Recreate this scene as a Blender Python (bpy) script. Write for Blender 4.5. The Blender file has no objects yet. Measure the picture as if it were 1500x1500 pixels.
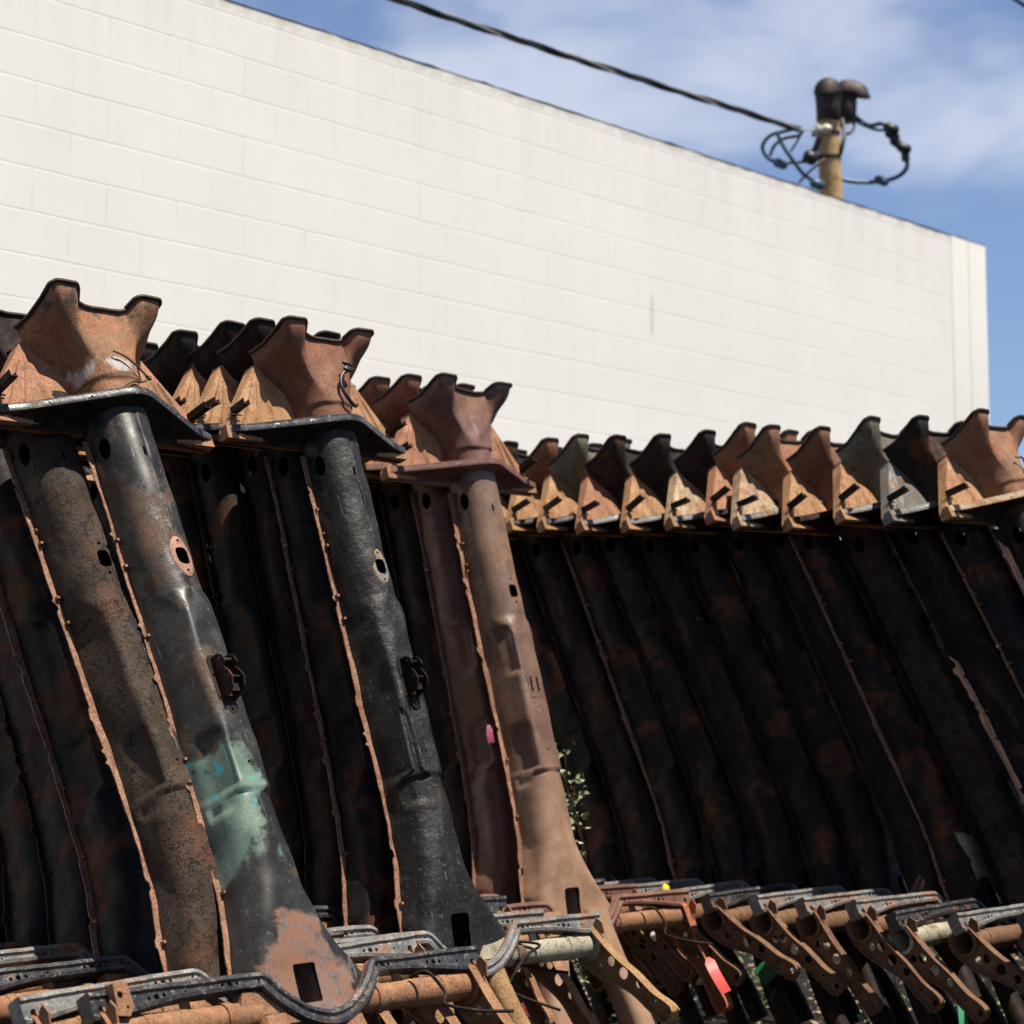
import bpy, bmesh, math, random
import numpy as np
from mathutils import Vector, Matrix

random.seed(7)
rng = np.random.default_rng(11)
S = bpy.context.scene
COL = S.collection

# ------------------------------------------------------------------ camera
CAM_H = 1.2
PITCH = math.atan(320 / 3000.0)
cam_d = bpy.data.cameras.new("camera")
cam = bpy.data.objects.new("camera", cam_d)
COL.objects.link(cam)
cam.location = (0, 0, CAM_H)
cam.rotation_euler = (math.pi / 2 + PITCH, 0, 0)
cam_d.sensor_width = 36
cam_d.lens = 72
cam_d.clip_end = 5000
cam_d.dof.use_dof = True
cam_d.dof.focus_distance = 5.5
cam_d.dof.aperture_fstop = 4.2
S.camera = cam

AZ = math.radians(43.6)
U = Vector((math.sin(AZ), math.cos(AZ), 0))      # along the white wall, to the right and away
N = Vector((math.cos(AZ), -math.sin(AZ), 0))     # out of the wall, towards the yard
Z = Vector((0, 0, 1))

# ------------------------------------------------------------------ sun and sky
SUN = (0.07 * U + 0.50 * N + 1.36 * Z).normalized()
sun_d = bpy.data.lights.new("sun", 'SUN')
sun_d.energy = 5.0
sun_d.angle = math.radians(0.5)
sun_d.color = (1.0, 0.93, 0.82)
sun = bpy.data.objects.new("sun", sun_d)
COL.objects.link(sun)
sun.rotation_euler = SUN.to_track_quat('Z', 'Y').to_euler()

W = bpy.data.worlds.new("World")
S.world = W
W.use_nodes = True
nt = W.node_tree
nt.nodes.clear()
wo = nt.nodes.new('ShaderNodeOutputWorld')
bg = nt.nodes.new('ShaderNodeBackground')
sky = nt.nodes.new('ShaderNodeTexSky')
sky.sky_type = 'NISHITA'
sky.sun_disc = False
sky.sun_elevation = math.asin(SUN.z)
sky.sun_rotation = math.atan2(SUN.x, SUN.y)
sky.air_density = 1.0
sky.dust_density = 0.6
sky.ozone_density = 1.6
SKY_STRENGTH = 0.05
bg.inputs['Strength'].default_value = SKY_STRENGTH
tc = nt.nodes.new('ShaderNodeTexCoord')
mp = nt.nodes.new('ShaderNodeMapping')
mp.inputs['Rotation'].default_value = (0, math.radians(14), math.radians(8))
mp.inputs['Scale'].default_value = (2.8, 2.8, 4.8)
mp.inputs['Location'].default_value = (1.1, 0.75, 0.6)
nz = nt.nodes.new('ShaderNodeTexNoise')
nz.inputs['Scale'].default_value = 2.1
nz.inputs['Detail'].default_value = 4
nz.inputs['Roughness'].default_value = 0.52
nz.inputs['Distortion'].default_value = 0.25
rp = nt.nodes.new('ShaderNodeValToRGB')
rp.color_ramp.interpolation = 'EASE'
rp.color_ramp.elements[0].position = 0.42
rp.color_ramp.elements[0].color = (.12, .12, .12, 1)
rp.color_ramp.elements[1].position = 0.68
rp.color_ramp.elements[1].color = (.76, .76, .76, 1)
mx = nt.nodes.new('ShaderNodeMix')
mx.data_type = 'RGBA'
mx.inputs['B'].default_value = (9.0, 9.6, 11.2, 1)
nt.links.new(tc.outputs['Generated'], mp.inputs['Vector'])
nt.links.new(mp.outputs['Vector'], nz.inputs['Vector'])
nt.links.new(nz.outputs['Fac'], rp.inputs['Fac'])
sz = nt.nodes.new('ShaderNodeSeparateXYZ'); nt.links.new(tc.outputs['Generated'], sz.inputs[0])
band = nt.nodes.new('ShaderNodeMapRange'); band.interpolation_type = 'SMOOTHSTEP'
band.inputs['From Min'].default_value = .30; band.inputs['From Max'].default_value = .55
band.inputs['To Min'].default_value = 1; band.inputs['To Max'].default_value = 0.05
nt.links.new(sz.outputs[2], band.inputs['Value'])
cl = nt.nodes.new('ShaderNodeMath'); cl.operation = 'MULTIPLY'
nt.links.new(rp.outputs['Color'], cl.inputs[0]); nt.links.new(band.outputs[0], cl.inputs[1])
nt.links.new(cl.outputs[0], mx.inputs['Factor'])
tint = nt.nodes.new('ShaderNodeMix'); tint.data_type = 'RGBA'; tint.blend_type = 'MULTIPLY'; tint.inputs['Factor'].default_value = 1
zr = nt.nodes.new('ShaderNodeMapRange'); zr.interpolation_type = 'SMOOTHSTEP'
zr.inputs['From Min'].default_value = .34; zr.inputs['From Max'].default_value = .62
zs = nt.nodes.new('ShaderNodeSeparateXYZ'); nt.links.new(tc.outputs['Generated'], zs.inputs[0])
nt.links.new(zs.outputs[2], zr.inputs['Value'])
tz = nt.nodes.new('ShaderNodeMix'); tz.data_type = 'RGBA'
tz.inputs['A'].default_value = (1.02, 1.20, 1.52, 1)
tz.inputs['B'].default_value = (.45, .45, .48, 1)
nt.links.new(zr.outputs[0], tz.inputs['Factor'])
nt.links.new(tz.outputs['Result'], tint.inputs['B'])
nt.links.new(sky.outputs['Color'], tint.inputs['A'])
nt.links.new(tint.outputs['Result'], mx.inputs['A'])
nt.links.new(mx.outputs['Result'], bg.inputs['Color'])
nt.links.new(bg.outputs['Background'], wo.inputs['Surface'])

S.view_settings.view_transform = 'Standard'
S.view_settings.look = 'None'
S.view_settings.gamma = 1
S.view_settings.exposure = 0.70
S.render.engine = 'CYCLES'
S.cycles.max_bounces = 6

# ------------------------------------------------------------------ helpers
FX = 3000.0


def at(px, py, d):
    """A point at depth d along the view axis (used to survey places off the photograph)."""
    fw = Vector((0, math.cos(PITCH), math.sin(PITCH)))
    up = Vector((0, -math.sin(PITCH), math.cos(PITCH)))
    return Vector((0, 0, CAM_H)) + fw * d + Vector((1, 0, 0)) * ((px - 750) / FX * d) + up * (-(py - 750) / FX * d)


def tag(o, label=None, cat=None, group=None, kind=None):
    if label: o['label'] = label
    if cat: o['category'] = cat
    if group: o['group'] = group
    if kind: o['kind'] = kind
    return o


def link(name, me, mat=None, parent=None):
    o = bpy.data.objects.new(name, me)
    COL.objects.link(o)
    if mat is not None:
        me.materials.clear()
        me.materials.append(mat)
    if parent is not None:
        o.parent = parent
    return o


class MB:
    """collects vertices and faces of one part"""

    def __init__(s):
        s.v = []; s.f = []; s.m = []

    def add(s, vs, fs, m=0):
        o = len(s.v)
        s.v += [tuple(map(float, v)) for v in vs]
        s.f += [tuple(i + o for i in f) for f in fs]
        s.m += [m] * len(fs)

    def box(s, lo, hi, m=0, top=None):
        x0, y0, z0 = lo; x1, y1, z1 = hi
        vs = [(x0, y0, z0), (x1, y0, z0), (x1, y1, z0), (x0, y1, z0), (x0, y0, z1), (x1, y0, z1), (x1, y1, z1), (x0, y1, z1)]
        s.add(vs, [(0, 3, 2, 1), (4, 5, 6, 7), (0, 1, 5, 4), (1, 2, 6, 5), (2, 3, 7, 6), (3, 0, 4, 7)], m)

    def prism(s, pts, a, b, m=0):
        """pts: list of 3d points (planar polygon); a,b offset vectors of the two caps"""
        n = len(pts)
        a = np.array(a, float); b = np.array(b, float)
        P = np.array(pts, float)
        s.add(list(P + a) + list(P + b), [tuple(range(n))[::-1], tuple(range(n, 2 * n))] + [(i, (i + 1) % n, n + (i + 1) % n, n + i) for i in range(n)], m)

    def tube(s, path, r, n=10, m=0, caps=True):
        path = [Vector(p) for p in path]
        K = len(path)
        rr = r if hasattr(r, '__len__') else [r] * K
        ref = None
        rings = []
        for i, p in enumerate(path):
            t = (path[min(i + 1, K - 1)] - path[max(i - 1, 0)]).normalized()
            if ref is None:
                ref = t.orthogonal().normalized()
            ref = (ref - t * ref.dot(t)).normalized()
            bi = t.cross(ref)
            rings.append([p + (ref * math.cos(2 * math.pi * j / n) + bi * math.sin(2 * math.pi * j / n)) * rr[i] for j in range(n)])
        vs = [q for R in rings for q in R]
        fs = [(i * n + j, i * n + (j + 1) % n, (i + 1) * n + (j + 1) % n, (i + 1) * n + j) for i in range(K - 1) for j in range(n)]
        if caps:
            fs += [tuple(range(n))[::-1], tuple(range((K - 1) * n, K * n))]
        s.add(vs, fs, m)

    def grid(s, G, m=0, closed=False):
        """G: array (A,B,3)"""
        A, B = len(G), len(G[0])
        vs = [G[i][j] for i in range(A) for j in range(B)]
        fs = []
        for i in range(A - 1):
            for j in range(B if closed else B - 1):
                k = (j + 1) % B
                fs.append((i * B + j, i * B + k, (i + 1) * B + k, (i + 1) * B + j))
        s.add(vs, fs, m)

    def mesh(s, name, flip=False, smooth=None, recalc=False, merge=False):
        """flip mirrors x: part coordinates are (along wall, out of frame, up the frame)"""
        me = bpy.data.meshes.new(name)
        v = [(-a, b, c) for a, b, c in s.v] if flip else s.v
        f = [t[::-1] for t in s.f] if flip else s.f
        me.from_pydata(v, [], f)
        me.polygons.foreach_set('material_index', s.m)
        if recalc or merge:
            bm = bmesh.new(); bm.from_mesh(me)
            if merge:
                bmesh.ops.remove_doubles(bm, verts=bm.verts, dist=1e-5)
            if recalc:
                bmesh.ops.recalc_face_normals(bm, faces=bm.faces)
            bm.to_mesh(me); bm.free()
        me.update()
        if smooth is not None:
            me.polygons.foreach_set('use_smooth', [True] * len(me.polygons))
            try:
                me.set_sharp_from_angle(angle=math.radians(smooth))
            except Exception:
                pass
        return me


def baked(me, solid=0, offset=-1, cutters=None, bevel=0, smooth=30, sub=0):
    """apply thickness, holes and edge rounding, return a plain mesh"""
    o = bpy.data.objects.new('tmp', me)
    COL.objects.link(o)
    if solid:
        m = o.modifiers.new('s', 'SOLIDIFY'); m.thickness = solid; m.offset = offset
        m.material_offset_rim = 0
    co = None
    if cutters is not None:
        co = bpy.data.objects.new('cut', cutters)
        COL.objects.link(co)
        m = o.modifiers.new('b', 'BOOLEAN'); m.operation = 'DIFFERENCE'; m.solver = 'EXACT'; m.object = co
    if bevel:
        m = o.modifiers.new('v', 'BEVEL'); m.width = bevel; m.segments = 2; m.limit_method = 'ANGLE'; m.angle_limit = math.radians(35)
    dg = bpy.context.evaluated_depsgraph_get()
    dg.update()
    out = bpy.data.meshes.new_from_object(o.evaluated_get(dg))
    out.name = me.name
    bpy.data.objects.remove(o)
    if co: bpy.data.objects.remove(co)
    if smooth is not None:
        out.polygons.foreach_set('use_smooth', [True] * len(out.polygons))
        out.set_sharp_from_angle(angle=math.radians(smooth))
    return out


def curve_mesh(pts, n=8):
    """smooth path through points"""
    P = [Vector(p) for p in pts]
    out = []
    for i in range(len(P) - 1):
        p0, p1, p2, p3 = P[max(i - 1, 0)], P[i], P[i + 1], P[min(i + 2, len(P) - 1)]
        for k in range(n):
            s = k / n
            out.append(.5 * ((2 * p1) + (p2 - p0) * s + (2 * p0 - 5 * p1 + 4 * p2 - p3) * s * s + (3 * p1 - p0 - 3 * p2 + p3) * s ** 3))
    out.append(P[-1])
    return out


def lerp(a, b, t): return a + (b - a) * t


def sm(t):
    t = np.clip(t, 0, 1)
    return t * t * (3 - 2 * t)


# ------------------------------------------------------------------ materials
def nn(t, kind, **kw):
    n = t.nodes.new(kind)
    for k, v in kw.items():
        if k in n.inputs: n.inputs[k].default_value = v
        else: setattr(n, k, v)
    return n


def mixc(t, fac, a, b):
    m = t.nodes.new('ShaderNodeMix'); m.data_type = 'RGBA'
    for k, v in (('Factor', fac), ('A', a), ('B', b)):
        if isinstance(v, (tuple, list)): m.inputs[k].default_value = (*v[:3], 1)
        elif isinstance(v, (int, float)): m.inputs[k].default_value = v
        else: t.links.new(v, m.inputs[k])
    return m.outputs['Result']


def math_(t, op, a, b=0.0, clamp=False):
    m = t.nodes.new('ShaderNodeMath'); m.operation = op; m.use_clamp = clamp
    for i, v in enumerate((a, b)):
        if isinstance(v, (int, float)): m.inputs[i].default_value = v
        else: t.links.new(v, m.inputs[i])
    return m.outputs[0]


def ramp(t, v, lo, hi, c0=(0, 0, 0), c1=(1, 1, 1)):
    r = t.nodes.new('ShaderNodeValToRGB')
    r.color_ramp.elements[0].position = lo; r.color_ramp.elements[0].color = (*c0, 1)
    r.color_ramp.elements[1].position = hi; r.color_ramp.elements[1].color = (*c1, 1)
    t.links.new(v, r.inputs[0])
    return r.outputs[0]


def noise(t, vec, scale, detail=6, rough=.6, dist=0.0):
    n = nn(t, 'ShaderNodeTexNoise', Scale=scale, Detail=detail, Roughness=rough, Distortion=dist)
    t.links.new(vec, n.inputs['Vector'])
    return n.outputs['Fac']


def metal(name, base, base2, rust, rust2, amount=.4, rough=.5, scale=7.0, bump=.25, fine=1.0, spots=(.5, .45, .38), spot_amt=.0,
          lump=0.0, spec=.5, scratch=0.0, over=None, streak=.35, metallic=0.0, coat=0.0):
    """weathered sheet steel: paint of two tones, rust in patches and specks, runs down the sheet, pitted surface"""
    m = bpy.data.materials.new(name)
    m.use_nodes = True
    t = m.node_tree
    b = t.nodes['Principled BSDF']
    tc = t.nodes.new('ShaderNodeTexCoord')
    oi = t.nodes.new('ShaderNodeObjectInfo')
    vm = t.nodes.new('ShaderNodeVectorMath'); vm.operation = 'MULTIPLY_ADD'
    cb = t.nodes.new('ShaderNodeCombineXYZ')
    for k in range(3): t.links.new(oi.outputs['Random'], cb.inputs[k])
    t.links.new(cb.outputs[0], vm.inputs[0])
    vm.inputs[1].default_value = (17.3, 9.1, 23.7)
    t.links.new(tc.outputs['Object'], vm.inputs[2])
    V = vm.outputs[0]
    mp = t.nodes.new('ShaderNodeMapping'); mp.inputs['Scale'].default_value = (1, 1, .16)
    t.links.new(V, mp.inputs[0])
    SV = mp.outputs[0]
    big = noise(t, V, scale, 9, .62, .35)
    mid = noise(t, V, scale * 5, 7, .65)
    fin = noise(t, V, 190 * fine, 4, .6)
    run = noise(t, SV, scale * 5.5, 6, .6, .3)
    hue = noise(t, V, scale * 2.3, 5, .5)
    # paint
    c = mixc(t, ramp(t, hue, .35, .65), base, base2)
    # runs
    c = mixc(t, math_(t, 'MULTIPLY', ramp(t, run, .5, .68), streak), c, rust)
    # rust mask
    q = math_(t, 'ADD', math_(t, 'MULTIPLY', big, .72), math_(t, 'MULTIPLY', mid, .28))
    q = math_(t, 'ADD', q, math_(t, 'MULTIPLY', math_(t, 'SUBTRACT', fin, .5), .22))
    th = .5 + (.5 - amount) * .42
    mask = ramp(t, q, th - .035, th + .045)
    rc = mixc(t, ramp(t, math_(t, 'ADD', math_(t, 'MULTIPLY', mid, .6), math_(t, 'MULTIPLY', fin, .4)), .38, .64), rust, rust2)
    c = mixc(t, mask, c, rc)
    if spot_amt > 0:
        sp = math_(t, 'ADD', math_(t, 'MULTIPLY', noise(t, V, scale * 9, 5, .7), .6), math_(t, 'MULTIPLY', fin, .4))
        spm = ramp(t, sp, .64 - .16 * spot_amt, .70 - .16 * spot_amt)
        c = mixc(t, spm, c, spots)
    vv = math_(t, 'ADD', math_(t, 'MULTIPLY', mid, .45), math_(t, 'MULTIPLY', fin, .55))
    c = mixc(t, math_(t, 'MULTIPLY', ramp(t, vv, .52, .36), .6), c, tuple(x * .3 for x in base))
    mu = t.nodes.new('ShaderNodeMix'); mu.data_type = 'RGBA'; mu.blend_type = 'MULTIPLY'; mu.inputs['Factor'].default_value = 1
    t.links.new(c, mu.inputs['A'])
    t.links.new(ramp(t, math_(t, 'ADD', math_(t, 'MULTIPLY', run, .5), math_(t, 'MULTIPLY', mid, .5)), .3, .7, (.62, .62, .62), (1.3, 1.3, 1.3)), mu.inputs['B'])
    c = mu.outputs['Result']
    if scratch:
        m2 = t.nodes.new('ShaderNodeMapping'); m2.inputs['Scale'].default_value = (95, 95, 5); m2.inputs['Rotation'].default_value = (.12, .2, 0)
        t.links.new(V, m2.inputs[0])
        s1 = ramp(t, noise(t, m2.outputs[0], 1, 3, .5), .66, .70)
        s1 = math_(t, 'MULTIPLY', s1, ramp(t, noise(t, V, 9, 3, .5), .48, .60))
        c = mixc(t, math_(t, 'MULTIPLY', s1, scratch), c, (.22, .20, .17))
    if over:
        c = over(t, tc, c, big, mid, fin)
    t.links.new(c, b.inputs['Base Color'])
    r0 = math_(t, 'ADD', rough, math_(t, 'MULTIPLY', math_(t, 'SUBTRACT', mid, .5), .5))
    rr = t.nodes.new('ShaderNodeMix')
    t.links.new(mask, rr.inputs['Factor']); t.links.new(r0, rr.inputs['A']); rr.inputs['B'].default_value = .82
    t.links.new(rr.outputs['Result'], b.inputs['Roughness'])
    b.inputs['Specular IOR Level'].default_value = spec
    b.inputs['Metallic'].default_value = metallic
    h = math_(t, 'ADD', math_(t, 'MULTIPLY', fin, .25), math_(t, 'MULTIPLY', mid, .6))
    h = math_(t, 'ADD', h, math_(t, 'MULTIPLY', mask, .5))
    if lump:
        vo = t.nodes.new('ShaderNodeTexNoise'); vo.inputs['Scale'].default_value = 24; vo.inputs['Detail'].default_value = 7
        vo.inputs['Roughness'].default_value = .66; vo.inputs['Distortion'].default_value = .1
        t.links.new(V, vo.inputs['Vector'])
        h = math_(t, 'ADD', h, math_(t, 'MULTIPLY', ramp(t, vo.outputs['Fac'], .35, .7), lump))
    bp = t.nodes.new('ShaderNodeBump')
    bp.inputs['Strength'].default_value = bump
    bp.inputs['Distance'].default_value = .004
    t.links.new(h, bp.inputs['Height'])
    t.links.new(bp.outputs[0], b.inputs['Normal'])
    return m


def plain(name, c, rough=.6, spec=.5, bump=0, var=.25, scale=12):
    m = bpy.data.materials.new(name); m.use_nodes = True
    t = m.node_tree; b = t.nodes['Principled BSDF']
    tc = t.nodes.new('ShaderNodeTexCoord')
    f = noise(t, tc.outputs['Object'], scale, 5, .6)
    c2 = tuple(x * (1 - var) for x in c)
    t.links.new(mixc(t, ramp(t, f, .35, .65), c2, c), b.inputs['Base Color'])
    b.inputs['Roughness'].default_value = rough
    b.inputs['Specular IOR Level'].default_value = spec
    if bump:
        bp = t.nodes.new('ShaderNodeBump'); bp.inputs['Strength'].default_value = bump; bp.inputs['Distance'].default_value = .003
        t.links.new(noise(t, tc.outputs['Object'], scale * 6, 4, .6), bp.inputs['Height'])
        t.links.new(bp.outputs[0], b.inputs['Normal'])
    return m


RU = (.17, .062, .028); RU2 = (.29, .125, .055)          # rust
BR = (.075, .032, .02); BR2 = (.13, .06, .04)           # brown rust
BK = (.005, .005, .0055); BK2 = (.012, .012, .013)       # old black paint
TAN = (.36, .18, .075); TAN2 = (.43, .24, .115)


def green_over(t, tc, c, big, mid, fin):
    sx = t.nodes.new('ShaderNodeSeparateXYZ'); t.links.new(tc.outputs['Object'], sx.inputs[0])
    x, z = sx.outputs[0], sx.outputs[2]
    w = math_(t, 'MULTIPLY', math_(t, 'SUBTRACT', big, .5), .25)
    zz = math_(t, 'ADD', z, w)

    def bandm(lo, hi, s, v):
        a = math_(t, 'MULTIPLY', math_(t, 'SUBTRACT', v, lo), 1 / s, True)
        bb = math_(t, 'MULTIPLY', math_(t, 'SUBTRACT', hi, v), 1 / s, True)
        return math_(t, 'MULTIPLY', a, bb)
    g = math_(t, 'MULTIPLY', bandm(.24, .60, .05, zz), math_(t, 'MULTIPLY', math_(t, 'SUBTRACT', math_(t, 'ADD', x, w), -.028), 22, True))
    g = math_(t, 'MULTIPLY', g, ramp(t, math_(t, 'ADD', math_(t, 'MULTIPLY', mid, .5), math_(t, 'MULTIPLY', big, .5)), .36, .5))
    gc = mixc(t, ramp(t, big, .40, .58), (.085, .13, .10), (.16, .235, .185))
    g = ramp(t, g, .06, .5)
    c = mixc(t, math_(t, 'MULTIPLY', g, .94), c, gc)
    # bare, rusty foot round the square opening
    zf = math_(t, 'ADD', z, math_(t, 'MULTIPLY', math_(t, 'SUBTRACT', big, .5), .16))
    wx_ = math_(t, 'ADD', .062, math_(t, 'MULTIPLY', math_(t, 'SUBTRACT', .13, z), .45))
    fx = math_(t, 'MULTIPLY', math_(t, 'SUBTRACT', wx_, math_(t, 'ABSOLUTE', math_(t, 'ADD', math_(t, 'ADD', x, .035), w))), 60, True)
    ft = math_(t, 'MULTIPLY', math_(t, 'MULTIPLY', math_(t, 'SUBTRACT', .125, zf), 60, True), fx)
    fc = mixc(t, ramp(t, math_(t, 'ADD', math_(t, 'MULTIPLY', mid, .55), math_(t, 'MULTIPLY', big, .45)), .42, .58), (.25, .12, .07), (.17, .165, .155))
    fc = mixc(t, math_(t, 'MULTIPLY', ramp(t, math_(t, 'ADD', math_(t, 'MULTIPLY', mid, .6), math_(t, 'MULTIPLY', fin, .4)), .50, .62), .75), fc, (.09, .045, .03))
    c = mixc(t, math_(t, 'MULTIPLY', ft, .95), c, fc)
    tl = math_(t, 'MULTIPLY', bandm(.36, .62, .04, zz), ramp(t, noise(t, tc.outputs['Object'], 22, 3, .5), .60, .64))
    tl = math_(t, 'MULTIPLY', tl, math_(t, 'MULTIPLY', g, 1.0, True))
    return mixc(t, tl, c, (.03, .32, .34))


M = {}
def neck_over(t, tc, c, big, mid, fin):
    sx = t.nodes.new('ShaderNodeSeparateXYZ'); t.links.new(tc.outputs['Object'], sx.inputs[0])
    z = math_(t, 'ADD', sx.outputs[2], math_(t, 'MULTIPLY', math_(t, 'SUBTRACT', mid, .5), .10))
    a = math_(t, 'MULTIPLY', math_(t, 'SUBTRACT', .028, math_(t, 'ABSOLUTE', math_(t, 'SUBTRACT', z, 1.700))), 70, True)
    a = math_(t, 'MULTIPLY', a, ramp(t, big, .44, .52))
    c = mixc(t, math_(t, 'MULTIPLY', a, .85), c, (.40, .39, .36))
    # scorched underside below the weld and dark smears on the lugs
    d = math_(t, 'MULTIPLY', math_(t, 'SUBTRACT', z, 1.86), 40, True)
    d = math_(t, 'MULTIPLY', d, ramp(t, mid, .50, .58))
    c = mixc(t, math_(t, 'MULTIPLY', d, .8), c, (.035, .032, .032))
    w = math_(t, 'MULTIPLY', math_(t, 'SUBTRACT', .006, math_(t, 'ABSOLUTE', math_(t, 'SUBTRACT', sx.outputs[2], 1.672))), 300, True)
    return mixc(t, math_(t, 'MULTIPLY', w, .75), c, (.045, .025, .018))


def foot_tan(t, tc, c, big, mid, fin):
    sx = t.nodes.new('ShaderNodeSeparateXYZ'); t.links.new(tc.outputs['Object'], sx.inputs[0])
    z = math_(t, 'ADD', sx.outputs[2], math_(t, 'MULTIPLY', math_(t, 'SUBTRACT', big, .5), .8))
    a = math_(t, 'MULTIPLY', math_(t, 'SUBTRACT', .52, z), 3.2, True)
    return mixc(t, math_(t, 'MULTIPLY', a, .6), c, mixc(t, ramp(t, mid, .42, .6), (.36, .20, .115), (.42, .27, .18)))


M['black_worn'] = metal('black_worn_paint', (.012, .012, .0115), (.036, .036, .033), BR, (.15, .09, .05), .38, .42, 6, .25, 1.0, (.17, .145, .10), .42, spec=.5, scratch=.55, over=green_over, streak=.2)
M['black_grease'] = metal('black_caked_grease', (.007, .007, .007), (.016, .015, .014), BR, (.08, .05, .035), .22, .54, 7, .6, 1.0, (.30, .28, .25), .34, lump=1.1, spec=.4, scratch=.5, streak=.15)
M['black'] = metal('black_paint', BK, BK2, BR, RU, .38, .62, 6, .3, 1.0, (.10, .075, .05), .12, streak=.3, spec=.2)
M['brown'] = metal('brown_primer_rust', (.14, .080, .060), (.235, .145, .105), (.17, .080, .048), (.34, .20, .12), .40, .42, 4, .18, 1.0, (.35, .26, .2), .06, streak=.3, spec=.45, over=foot_tan)
M['brown_plain'] = metal('brown_primer_rust_plain', (.14, .066, .05), (.20, .10, .078), (.16, .075, .045), (.30, .15, .09), .40, .5, 5, .2, 1.0, (.35, .26, .2), .06, streak=.3, spec=.4)
M['dark_rust'] = metal('dark_rust', (.010, .007, .006), (.022, .012, .010), BR2, BR, .28, .72, 6, .5, 1.0, (.02, .02, .02), .2, lump=.6, spec=.2)  # also used on webs and rear flanges, where its darkness stands for shade
M['underseal'] = metal('flaking_underseal', (.030, .021, .016), (.075, .052, .035), (.075, .030, .018), (.12, .056, .03), .38, .75, 3.5, .6, 1.0, (.010, .009, .008), .75, lump=.8, spec=.25)
M['head_rust'] = metal('mottled_orange_rust', (.23, .088, .038), (.33, .145, .065), (.10, .040, .022), (.42, .25, .13), .46, .7, 7, .35, 1.0, (.42, .36, .30), .22, streak=.25)
M['head_near'] = metal('mottled_orange_rust_near', (.24, .088, .036), (.34, .145, .062), (.09, .036, .02), (.44, .26, .13), .48, .68, 6, .4, 1.0, (.45, .38, .30), .22, streak=.25, over=neck_over)
M['head_red'] = metal('red_brown_rust', (.19, .066, .034), (.26, .10, .052), (.08, .034, .022), (.31, .15, .08), .45, .7, 6, .25, 1.0, (.05, .04, .04), .12)
M['head_dark'] = metal('dark_paint_rusting', (.012, .010, .009), (.026, .019, .016), BR, RU, .35, .7, 7, .3, 1.0, (.3, .22, .15), .08, spec=.25)
M['head_olive'] = metal('olive_grey_paint', (.12, .11, .075), (.19, .17, .115), BR, RU, .3, .6, 7, .25)
M['plate_tan'] = metal('tan_surface_rust', TAN, TAN2, (.24, .095, .042), (.30, .13, .06), .38, .75, 6, .22, 1.0, (.12, .055, .035), .14, streak=.35)
M['plate_pink'] = metal('pinkish_surface_rust', (.34, .145, .072), (.40, .19, .10), (.2, .075, .038), (.43, .24, .13), .42, .75, 6, .22, 1.0, (.12, .06, .04), .14, streak=.35)
M['plate_cream'] = metal('cream_paint_over_rust', (.40, .27, .16), (.50, .37, .24), (.27, .12, .06), (.35, .18, .09), .44, .65, 7, .25, 1.0, (.2, .09, .05), .2)
M['plate_grey'] = metal('grey_paint', (.12, .12, .11), (.2, .19, .17), RU, TAN, .28, .6, 7, .25)
M['bar_black'] = metal('worn_black_channel', (.022, .023, .025), (.05, .052, .056), RU, TAN, .26, .34, 9, .35, 1.0, (.30, .29, .28), .6, spec=.7, scratch=.6, streak=.2)
M['bar_grey'] = metal('scraped_grey_channel', (.11, .112, .112), (.24, .24, .23), RU, TAN, .36, .42, 9, .35, 1.0, (.46, .43, .38), .6, spec=.6)
M['bar_top'] = metal('red_flaking_rust', (.2, .085, .06), (.28, .13, .09), (.12, .045, .03), (.34, .2, .14), .45, .85, 14, .9, 1.0, (.4, .3, .24), .15, lump=.8)
M['flange'] = metal('pink_rust_edge', (.27, .125, .075), (.36, .2, .125), (.12, .05, .03), (.33, .16, .08), .42, .8, 14, .6, 1.0, (.07, .035, .025), .3, lump=.7)
M['tube_rust'] = metal('orange_rust_casting', (.24, .10, .045), (.33, .165, .075), (.13, .055, .03), (.36, .2, .1), .42, .75, 8, .35, 1.0, (.03, .028, .026), .28)
M['tube_pale'] = metal('cream_paint_flaking', (.36, .33, .24), (.45, .4, .28), BK, RU, .38, .55, 7, .35, 1.0, (.03, .03, .03), .2)
M['ochre'] = metal('ochre_rust_casting', (.28, .15, .055), (.36, .21, .09), (.16, .07, .03), (.38, .23, .11), .4, .75, 8, .35, 1.0, (.1, .06, .03), .15)
M['arm_brown'] = metal('shaded_brown_casting', (.15, .07, .032), (.2, .10, .045), BR, RU, .36, .75, 8, .35, 1.0, (.03, .025, .02), .2)
M['arm_red'] = metal('red_orange_casting', (.34, .095, .035), (.40, .14, .055), (.18, .05, .025), (.42, .2, .09), .4, .75, 8, .35, 1.0, (.05, .03, .02), .15)
M['rim'] = metal('dark_edge_metal', (.022, .018, .016), (.045, .03, .024), BR, RU, .3, .6, 12, .4)
M['ring_pink'] = metal('bare_pink_rust', (.34, .17, .115), (.4, .22, .15), (.25, .12, .07), (.38, .2, .12), .2, .75, 14, .2)
M['ring_grey'] = metal('grey_ochre_rust', (.2, .19, .17), (.28, .25, .2), (.3, .18, .08), (.36, .24, .12), .4, .6, 20, .3)
M['patch_blue'] = metal('blue_black_gloss_patch', (.022, .028, .04), (.035, .045, .06), BR, RU, .1, .25, 6, .1)
M['cream_patch'] = metal('cream_filler_patch', (.34, .27, .18), (.40, .32, .22), (.28, .18, .1), RU, .12, .7, 6, .2)

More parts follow.
